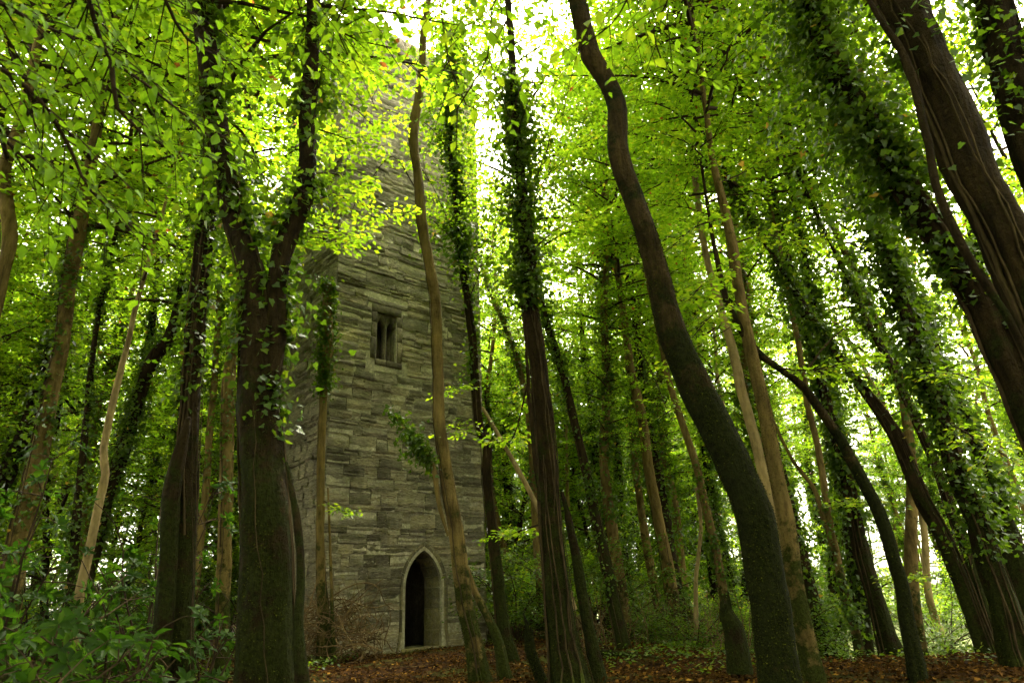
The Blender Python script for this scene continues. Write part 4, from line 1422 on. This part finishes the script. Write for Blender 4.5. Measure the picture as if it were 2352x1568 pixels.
PROTO = [
    wood_proto(201, 19, .19, .16, [(1, 9, 2200, .22, .10)], [(0, 9, 1.0), (3, 5.5, .6)], 'bark_dark'),
    wood_proto(202, 17, .15, .22, [], [(1, 8, 1.0)], 'bark_tan'),
    wood_proto(203, 20, .22, .12, [(.5, 12, 3200, .3, .11)], [(2, 10, .95)], 'bark_dark'),
    wood_proto(204, 16, .12, .26, [(4, 9, 900, .2, .10)], [(3, 6.5, .9), (4, 10, .8)], 'bark_tan'),
    wood_proto(205, 18, .16, .2, [(3, 11, 1800, .3, .10)], [(4, 8, 1.1), (1, 4.5, .5)], 'bark_tan'),
    wood_proto(206, 14, .09, .3, [], [(3, 5, .8)], 'bark_pale'),
    wood_proto(207, 11, .09, .2, [], [(0, 1.6, .85), (4, 5.5, .8)], 'bark_dark'),
    wood_proto(208, 13, .11, .2, [(1, 8, 1500, .35, .11)], [(2, 2.4, .85), (1, 6.5, .9)], 'bark_dark'),
]
PLAB = ['ivy-sleeved trunk with low leafy boughs', 'bare slender tan trunk',
        'thickly ivied tall trunk', 'crooked thin trunk with a collar of ivy',
        'tan trunk with ivied middle and low boughs', 'thin pale pole-like trunk',
        'small understorey tree leafy almost to the ground', 'ivied understorey tree with full low crown']


def zone(x, y):
    if y < 12 and abs(x) > .8 * max(y, 0) + 2:
        return 'in the wood facing the tower door'
    px = ppx((x, y, .5))[0]
    for lim, ph in ((330, 'beyond the laurel bushes'), (640, 'beyond the double-stemmed trunk'), (1120, 'behind the tower'), (1330, 'beyond the thick ivy-stemmed trunk'),
                    (1560, 'beyond the bramble tangle'), (1800, 'beyond the broken stump'), (2080, 'past the sinuous black trunk')):
        if px < lim:
            return ph
    return 'past the ridged leaning trunks'


def place_wood(k, x, y, rz, sc, tilt):
    far = ' far' if y > 34 else ''
    t = thing('woodland_tree', PLAB[k] + far + ' ' + zone(x, y), 'tree', (x, y, float(gz(x, y))), 'trees deeper in the wood')
    t.rotation_euler = (tilt[0], tilt[1], rz)
    t.scale = (sc, sc, sc)
    for nm, me, loc, s_, rot in PROTO[k]:
        o = ob(nm, me, t, loc)
        if s_ != 1 or rot:
            o.scale = (s_, s_, s_)
            o.rotation_euler = (0, 0, rot)


gw = np.random.default_rng(33)
taken = [tuple(np.array(t.location)[:2]) for t in TR]
tc_ = TA + .5 * TW * E1 + .5 * TD * E2
SKY = [(1020, 1175, -50, 340), (1585, 1715, -50, 110), (1100, 1190, 200, 330)]
count = 0
for _ in range(6000):
    if count >= 225:
        break
    y = 13 + 41 * gw.random() ** .9
    x = gw.uniform(-1, 1) * (.80 * y + 3)
    px, py, dp = ppx((x, y, .5))
    if y < 19 and -8 < x < 4.5:
        continue
    if y < 16 and x > 4:
        continue
    # a glade lets the sky in past the meadow side
    if x < -7 and gw.random() < .45:
        continue
    if .36 < x / y < .72 and 15 < y < 46 and gw.random() < .85:
        continue
    if np.hypot(x - tc_[0], y - tc_[1]) < 4.6:
        continue
    if min(np.hypot(x - a, y - b_) for a, b_ in taken) < 1.5:
        continue
    bad = False
    for zt in (10, 13, 16, 19):
        cx, cy_, _ = ppx((x, y, zt))
        rad = 3.0 / y * FPX
        for a, b_, c, d in SKY:
            if a - rad < cx < b_ + rad and c - rad * .5 < cy_ < d + rad * .3:
                bad = True
    if bad:
        continue
    taken.append((x, y))
    corridor = .40 < x / y < .70
    k = int(gw.choice(6)) if corridor and y < 36 else int(gw.choice(8, p=[.13, .10, .14, .10, .12, .06, .17, .18]))
    place_wood(k, x, y, gw.uniform(0, 6.28), gw.uniform(.92, 1.2), (gw.normal(0, .04), gw.normal(-.07, .06)))
    count += 1
print('woodland trees', count)
for k, x, y, sc in ((4, 2.6, 18.5, 1.0), (0, 4.4, 20.5, 1.05), (4, 6.2, 17.5, 1.0), (2, 8.5, 21, 1.0), (4, 5.4, 24, 1.1), (0, 7.4, 26, 1.1),
                    (3, 7.6, 14.6, 1.0)):
    taken.append((x, y))
    place_wood(k, x, y, gw.uniform(0, 6.28), sc, (gw.normal(0, .03), gw.normal(-.08, .03)))
# the wood goes on behind and beside the viewer
cb = 0
for _ in range(2000):
    if cb >= 46:
        break
    x, y = gw.uniform(-22, 22), gw.uniform(-20, 12)
    if (abs(x) < .86 * max(y, 0) + 5.2 and y > -4.5) or np.hypot(x, y) < 3.2:
        continue
    if min(np.hypot(x - a, y - b_) for a, b_ in taken) < 2.0:
        continue
    taken.append((x, y))
    place_wood(int(gw.choice([0, 2, 4, 6, 7, 7])), x, y, gw.uniform(0, 6.28), gw.uniform(.9, 1.1), (gw.normal(0, .04), gw.normal(-.05, .05)))
    cb += 1

# ------------------------------------------------------------------ understorey shrubs
def shrub_geo(seed, R, H, n, leafL, mat, tpl, wr):
    g = np.random.default_rng(seed)
    bag = Bag()
    P, D, N = [], [], []
    for k in range(14):
        az, el = g.uniform(0, 6.28), g.uniform(.7, 1.4)
        L = H * g.uniform(.6, 1.0)
        d = np.array([math.cos(az) * math.cos(el), math.sin(az) * math.cos(el), math.sin(el)])
        t = np.linspace(0, 1, 7)
        c = d * (t * L)[:, None] + np.array([math.cos(az), math.sin(az), 0]) * (t ** 2 * R * .55)[:, None]
        c[:, 2] -= .2 * H * t ** 2.5
        c += np.cumsum(g.normal(0, .04, c.shape), 0)
        c[0] = (.08 * math.cos(az), .08 * math.sin(az), -.15)
        bag.tube(c, np.linspace(.022, .006, 7), 5)
        for q in range(9):
            s_ = g.uniform(.25, 1)
            a = np.array([np.interp(s_, t, c[:, e]) for e in range(3)])
            td = norm(g.normal(0, 1, 3) + np.array([math.cos(az), math.sin(az), .1]))
            td[2] *= .5
            tl = g.uniform(.3, .8) * R * .6
            bag.tube(np.array([a, a + td * tl * .5, a + td * tl]), [.007, .005, .002], 3)
            m_ = n // 126
            ss = g.random(m_)
            sd = norm(np.cross(td, [0, 0, 1.0]))
            P.append(a + td * (ss * tl)[:, None] + g.normal(0, .1, (m_, 3)))
            D.append(td + sd * g.choice([-1, 1], m_)[:, None] * .8 + g.normal(0, .4, (m_, 3)))
            N.append(np.array([0, 0, 1.0]) + g.normal(0, .4, (m_, 3)))
    P, D, N = np.vstack(P), np.vstack(D), np.vstack(N)
    P[:, 2] = np.maximum(P[:, 2], .04)
    L = leafL * g.uniform(.65, 1.25, len(P))
    return bag.mesh('stems', M['twig']), leafmesh('foliage', P, D, N, L, L * wr, mat, tpl, np.clip(g.normal(.5, .25, len(P)), 0, .97))


SHR = [shrub_geo(301, 1.3, 2.6, 4200, .085, M['ivy'], LEAF4, .6),
       shrub_geo(302, 1.6, 3.4, 5200, .095, M['beech'], LEAF4, .62),
       shrub_geo(303, 1.0, 1.5, 2600, .075, M['ivy'], LEAF4, .6),
       shrub_geo(304, 1.5, 4.6, 5200, .09, M['ivy'], LEAF4, .62)]
SLAB = ['dark small-leaved shrub', 'bright broad-leaved bush', 'knee-high dark shrub', 'tall dark evergreen bush']


def place_shrub(k, x, y, rz, sc, label=None, group=None):
    t = thing('shrub', label or SLAB[k] + (' far ' if y > 30 else ' ') + zone(x, y), 'shrub', (x, y, float(gz(x, y))), None if label else 'understorey shrubs')
    t.rotation_euler = (0, 0, rz)
    t.scale = (sc, sc, sc)
    for nm, me in zip(('stems', 'foliage'), SHR[k]):
        ob(nm, me, t)


cnt = 0
for _ in range(3000):
    if cnt >= 70:
        break
    y = gw.uniform(15, 48)
    x = gw.uniform(-1, 1) * (.78 * y + 2)
    if y < 22 and -8.5 < x < 1.2:
        continue
    if x > 4 and y < 17:
        continue
    if .40 < x / y < .70 and y < 30:
        continue
    if np.hypot(x - tc_[0], y - tc_[1]) < 4.2:
        continue
    k = int(gw.choice(4, p=[.3, .25, .15, .3]))
    place_shrub(k, x, y, gw.uniform(0, 6.28), gw.uniform(.8, 1.3))
    cnt += 1
for _ in range(20):
    y = gw.uniform(30, 50)
    x = y * gw.uniform(-.06, .36)
    k = int(gw.choice([3, 3, 1, 0]))
    place_shrub(k, x, y, gw.uniform(0, 6.28), gw.uniform(1.1, 1.7))
for _ in range(9):
    y = gw.uniform(30, 50)
    x = y * gw.uniform(-.04, .34)
    if min(np.hypot(x - a, y - b_) for a, b_ in taken) < 1.2:
        continue
    taken.append((x, y))
    place_wood(int(gw.choice([6, 7, 7, 0])), x, y, gw.uniform(0, 6.28), gw.uniform(.8, 1.05), (gw.normal(0, .04), gw.normal(-.07, .05)))
for k, px, py, Y, sc, lab in (
        (2, 2130, 1480, 15.5, 1.1, 'open dark shrub with meadow showing under its branches'),
        (2, 2060, 1480, 16.5, 1.0, 'small dark shrub beside the broad flaring trunk at the meadow edge'),
        (3, 2170, 1440, 19.0, .8, 'tall dark bush screening the meadow behind the ridged trunk'),
        (0, 1190, 1470, 20.0, 1.1, 'dense dark evergreen shrub between tower corner and thick ivy-stemmed trunk'),
        (3, 1165, 1460, 23.0, 1.0, 'tall dark evergreen bush behind the tower corner'),
        (2, 1500, 1460, 18.0, 1.0, 'low leafy tangle at the foot of the tall tan trunk'),
        (2, 1600, 1470, 17.0, 1.0, 'low leafy tangle beside the broken stump'),
        (1, 1225, 1100, 23.0, 1.2, 'sunlit yellow-green bush just past the tower corner')):
    q = at_depth(px, py, Y)
    place_shrub(k, float(q[0]), float(Y), 1.3 * k + px, sc, lab)

# laurel bushes: whorls of long glossy leaves
def laurel(label, x, y, seed, H, R, nwhorl, own=280, leafL=.125):
    g = np.random.default_rng(seed)
    z = float(gz(x, y))
    t = thing('laurel_bush', label, 'bush', (x, y, z))
    bag = Bag()
    allv = []
    stems = []
    for k in range(12):
        az = g.uniform(0, 6.28)
        rad = R * math.sqrt(g.random())
        h = H * g.uniform(.55, 1.0) * (1 - .35 * (rad / R) ** 2)
        tt = np.linspace(0, 1, 7)
        c = np.stack([rad * math.cos(az) * tt ** 1.2, rad * math.sin(az) * tt ** 1.2, -.15 + (h + .15) * tt ** .8], 1)
        c += np.cumsum(g.normal(0, .03, c.shape), 0) * tt[:, None]
        bag.tube(c, np.linspace(.02, .006, 7), 5)
        stems.append(c)
    for q in range(nwhorl):
        c = stems[int(g.integers(len(stems)))]
        k = int(g.integers(2, 7))
        k0 = c[k]
        d = norm(g.normal(0, 1, 3) * [1, 1, .45] + [0, 0, .25])
        tip = k0 + d * g.uniform(.15, .55)
        tip[2] = max(tip[2], .12)
        bag.tube(np.array([k0, .5 * (k0 + tip) + [0, 0, .03], tip]), [.007, .005, .003], 4)
        nlf = int(g.integers(6, 10))
        ph = g.uniform(0, 6.28)
        ax = norm(d + [0, 0, .6])
        s1 = norm(np.cross(ax, [.3, .9, .1]))
        s2 = np.cross(ax, s1)
        for j in range(nlf):
            a = ph + j * 2.399
            dd = s1 * math.cos(a) + s2 * math.sin(a) + ax * g.uniform(-.1, .5)
            allv.append((tip + ax * g.uniform(-.06, .01), dd, ax + g.normal(0, .2, 3), leafL * g.uniform(.7, 1.2)))
    ob('stems', bag.mesh('stems', M['twig']), t)
    dist = [np.linalg.norm(v[0] + np.array([x, y, z]) - CAMP) for v in allv]
    order = np.argsort(dist)
    for k in order[:own]:
        leaf_obj(LMX[int(g.integers(len(LMX)))], *allv[k], t)
    rest_ = [allv[k] for k in order[own:]]
    if rest_:
        L = np.array([v[3] for v in rest_])
        o = ob('foliage', leafmesh('foliage', [v[0] for v in rest_], [v[1] for v in rest_], [v[2] for v in rest_], L, L * .38, M['laurel'], LANCE), t, kind='stuff')


q = at_depth(60, 1500, 5.2)
laurel('glossy laurel bush filling the corner below the brown trunks', float(q[0]), 5.2, 401, 1.35, 1.3, 110)
q = at_depth(250, 1500, 6.6)
laurel('glossy laurel bush in front of the pale kinked sapling', float(q[0]), 6.6, 402, 1.2, 1.0, 90)
q = at_depth(-20, 1200, 7.0)
laurel('tall laurel bush reaching up the brown trunk with the looping ivy stem', float(q[0]), 7.4, 403, 2.9, 1.3, 110)
q = at_depth(350, 1300, 9.2)
laurel('laurel bush with raised fans of leaves behind the double-stemmed trunk', float(q[0]), 9.4, 404, 2.9, 1.1, 80)
q = at_depth(490, 1480, 8.6)
laurel('small laurel shrub between the double-stemmed trunk and the forked tree', float(q[0]), 8.4, 405, 1.1, .55, 34, leafL=.14)
q = at_depth(705, 1540, 5.9)
laurel('single laurel sprig at the foot of the forked tree', float(q[0]), 5.75, 406, .22, .1, 2, leafL=.17)
for k, (px, Y) in enumerate(((100, 10.5), (300, 13), (400, 11.5))):
    q = at_depth(px, 1400, Y)
    laurel(['tangled laurel thicket behind the corner laurel', 'laurel thicket at the feet of the leaning ivy-covered trunks', 'laurel thicket behind the double-stemmed trunk foot'][k],
           float(q[0]), Y, 410 + k, 2.0, 1.5, 90, own=120)

# ------------------------------------------------------------------ floor: litter, ground plants, brush, log, stumps
gl = np.random.default_rng(91)
n = 70000
Yv = 8.0 + 14 * gl.random(n) ** 1.25
Xv = (gl.random(n) * 2 - 1) * (Yv * .8)
inside = np.zeros(n, bool)
rel = np.stack([Xv - TA[0], Yv - TA[1]], 1)
a_, b2 = rel @ E1[:2], rel @ E2[:2]
inside = (a_ > -.05) & (a_ < TW + .05) & (b2 > .02) & (b2 < TD)
keep = ~inside
Xv, Yv = Xv[keep], Yv[keep]
n = len(Xv)
P = np.stack([Xv, Yv, gz(Xv, Yv) + gl.uniform(.004, .04, n)], 1)
D = np.stack([gl.normal(0, 1, n), gl.normal(0, 1, n), gl.normal(0, .25, n)], 1)
N = np.stack([gl.normal(0, .45, n), gl.normal(0, .45, n), np.ones(n)], 1)
L = gl.uniform(.04, .095, n)
lit = ob('fallen_leaves', leafmesh('fallen_leaves', P, D, N, L, L * .62, M['litter'], LEAF4, np.clip(gl.beta(1.6, 2.4, n), 0, 1)), kind='stuff')
lit['label'] = 'carpet of brown fallen leaves over the wood floor'

n = 9000
cx = gl.uniform(-9, 13, 160)
cy2 = gl.uniform(10, 22, 160)
wh = gl.integers(0, 160, n)
Xv, Yv = cx[wh] + gl.normal(0, .35, n), cy2[wh] + gl.normal(0, .35, n)
clear = ((np.abs(Xv + 1.2) < 2.2) & (Yv < 18.5)) | ((np.hypot(Xv - tc_[0], Yv - tc_[1])) < 3.3)
Xv, Yv = Xv[~clear], Yv[~clear]
n = len(Xv)
P = np.stack([Xv, Yv, gz(Xv, Yv) + gl.uniform(.02, .16, n)], 1)
D = np.stack([gl.normal(0, 1, n), gl.normal(0, 1, n), gl.normal(0.1, .3, n)], 1)
N = np.stack([gl.normal(0, .4, n), gl.normal(0, .4, n), np.ones(n)], 1)
L = gl.uniform(.05, .1, n)
gp = ob('ground_plants', leafmesh('ground_plants', P, D, N, L, L * .7, M['ivy'], LEAF4), kind='stuff')
gp['label'] = 'patches of low green seedlings and ivy on the wood floor'

# dead brush heaped against the tower foot
q0 = at_depth(800, 1470, 15.6)
bp = thing('brush_pile', 'heap of bare dead twigs against the tower wall left of the doorway', 'brush pile', (float(q0[0]), 15.6, float(gz(q0[0], 15.6))))
gb = np.random.default_rng(77)


def twig_curve(p_, d, L, g, n=7, curl=.22):
    c = [np.array(p_, float)]
    d = norm(d)
    for _ in range(n - 1):
        d = norm(d + g.normal(0, curl, 3))
        c.append(c[-1] + d * L / (n - 1))
    return np.array(c)


bag = Bag()
for k in range(560):
    s_ = gb.uniform(-1.4, 1.5)
    hgt = max(0, 1.55 * (1 - .28 * (s_ - .1) ** 2)) * gb.random() ** .8
    p_ = np.array([s_ * .62 - .35, s_ * .42 - .3, 0]) + np.array([.35, -.4, 0]) * gb.normal(0, .7) + [0, 0, hgt * .75 + .03]
    c = twig_curve(p_, gb.normal(0, 1, 3) * [1, 1, .6] + [0, 0, .05], gb.uniform(.3, 1.1), gb)
    if max(ppx(v + np.array(bp.location))[0] for v in c) > 905:
        continue
    c[:, 2] = np.maximum(c[:, 2], .02)
    bag.tube(c, np.linspace(gb.uniform(.007, .016), .003, len(c)), 4)
ob('twigs', bag.mesh('twigs', M['dead_twig']), bp, kind='stuff')
for k, pth in enumerate(([(690, 1420, 0), (760, 1370, -.1), (820, 1340, -.2), (865, 1345, -.2), (885, 1385, -.1), (905, 1400, 0)],
                         [(700, 1400, 0), (780, 1375, -.2), (850, 1395, -.2), (900, 1385, 0)],
                         [(680, 1500, -.3), (740, 1465, -.3), (800, 1455, -.3), (850, 1450, -.3)],
                         [(690, 1480, -.2), (700, 1430, -.2), (720, 1360, -.1), (728, 1330, 0)],
                         [(720, 1490, -.4), (790, 1420, -.4), (815, 1370, -.4)],
                         [(760, 1500, -.5), (820, 1478, -.5), (880, 1495, -.4)])):
    pts = np.array([[*at_depth(x, y, 15.4 + dy), .022 * (1 - .13 * j)] for j, (x, y, dy) in enumerate(pth)])
    pts[:, 2] = np.maximum(pts[:, 2], .02)
    S = spline(pts, .1)
    bag = Bag()
    bag.tube(S[:, :3] - np.array(bp.location), S[:, 3] * .8, 6, lump=.06, seed=k)
    for _ in range(7):
        j = int(gb.integers(2, int(len(S) * .8)))
        c = twig_curve(S[j, :3] - np.array(bp.location), gb.normal(0, 1, 3) + [0, 0, .4], gb.uniform(.2, .5), gb, 5)
        bag.tube(c, np.linspace(.006, .002, 5), 4)
    ob('dead_branch', bag.mesh('dead_branch', M['dead_twig']), bp)

# bramble and dead stems under the tall tan trunk
q0 = at_depth(1500, 1460, 17.5)
bt = thing('bramble_tangle', 'tangle of thin dead stems and brambles under the tall tan trunk', 'brambles', (float(q0[0]), 17.5, float(gz(q0[0], 17.5))))
bag = Bag()
for k in range(160):
    p_ = np.array([gb.uniform(-2.2, 2.2), gb.uniform(-1.5, 1.5), .02])
    c = twig_curve(p_, gb.normal(0, .6, 3) + [0, 0, .9], gb.uniform(.5, 2.0), gb, 8, .2)
    c[:, 2] = np.maximum(c[:, 2], .02)
    bag.tube(c, np.linspace(gb.uniform(.005, .014), .003, 8), 4)
ob('twigs', bag.mesh('twigs', M['dead_twig']), bt, kind='stuff')


def pole(name, label, cat, pts, Y, mat, seed, n=12, lump=.08, moss=None, dys=None, nsplit=0):
    rows = []
    for k, (x, y, w) in enumerate(pts):
        yy = Y + (dys[k] if dys else 0)
        q = at_depth(x, y, yy)
        rows.append([*q, w / 2 / FPX * (yy / ray(x, y)[1])])
    rows = np.array(rows)
    base = np.array([rows[0, 0], rows[0, 1], float(gz(rows[0, 0], rows[0, 1]))])
    t = thing(name, label, cat, tuple(base))
    S = spline(rows, .1)
    g = np.random.default_rng(seed)
    Vt, Fq, cap = tube(S[:, :3], S[:, 3], n, lump, seed)
    ob('trunk' if cat == 'stump' else 'stem', mesh(name, Vt - base, [Fq, cap], M[mat], True), t)
    for k in range(nsplit):                       # jagged splinters on the break
        th = 6.28 * k / nsplit
        c0 = S[-1, :3] - base + np.array([math.cos(th), math.sin(th), 0]) * S[-1, 3] * .6
        bag = Bag()
        hh = g.uniform(.06, .28)
        bag.tube(np.array([c0 - [0, 0, .1], c0 + [0, 0, hh * .5], c0 + [g.normal(0, .02), g.normal(0, .02), hh]]), [.04, .03, .006], 5)
        ob('splinter', bag.mesh('splinter', M[mat]), t)
    if moss:
        me = moss_on(S[:, :3], S[:, 3], -1, 9, moss, g)
        me.transform(Matrix.Translation(-Vector(base)))
        ob('moss', me, t)
    return t


pole('stump', 'dark broken leaning stump beside the great curving trunk', 'stump', rp('1668,1408,34 1684,1440,46 1694,1490,54 1700,1545,64'), 9.8, 'bark_dark', 501, moss=900, nsplit=5)
pole('stump', 'short mossy leaning stub before the thick ivy-stemmed trunk', 'stump', rp('1214,1455,20 1218,1490,23 1232,1530,25 1245,1566,30'), 9.9, 'bark_moss', 502, moss=1200, nsplit=3)
g0 = [at_depth(1380, 1494, 14.6), at_depth(1548, 1519, 12.6)]
pole('fallen_log', 'thin dark fallen log lying on the leaf litter', 'log', [(1382, 1496, 13), (1430, 1502, 14), (1490, 1511, 14), (1548, 1519, 12)], 13.9, 'bark_dark', 503, dys=[0, -.4, -.9, -1.35], lump=.05)
pole('dead_sapling', 'thin pale dead sapling leaning across the yellow-green bush', 'sapling', rp('1108,935,7 1163,1030,10 1223,1141,12 1262,1230,13 1320,1400,14'), 16.5, 'bark_pale', 504, n=8, lump=.03)
pole('dead_sapling', 'pale crooked dead stem standing behind the broken stump', 'sapling', rp('1600,1120,8 1610,1200,9 1604,1280,9 1598,1340,10 1600,1470,12'), 17.5, 'bark_pale', 505, n=8, lump=.03)

gk = np.random.default_rng(610)
for k in range(16):
    x, y = gk.uniform(-2.5, 7.5), gk.uniform(10.2, 16)
    if np.hypot(x - tc_[0], y - tc_[1]) < 4.2:
        continue
    z = float(gz(x, y))
    a = gk.uniform(0, 3.14)
    c = twig_curve((0, 0, .03), (math.cos(a), math.sin(a), 0), gk.uniform(.5, 1.5), gk, 8, .12)
    c[:, 2] = gz(c[:, 0] + x, c[:, 1] + y) - z + .022
    bag = Bag()
    bag.tube(c, np.linspace(gk.uniform(.01, .022), .006, 8), 6, lump=.05, seed=k)
    o = ob('fallen_stick', bag.mesh('fallen_stick', M['dead_twig'] if k % 2 else M['twig']), loc=(x, y, z))
    o['label'] = 'thin dead stick lying on the leaf litter'
    o['category'] = 'stick'
    o['group'] = 'sticks on the wood floor'
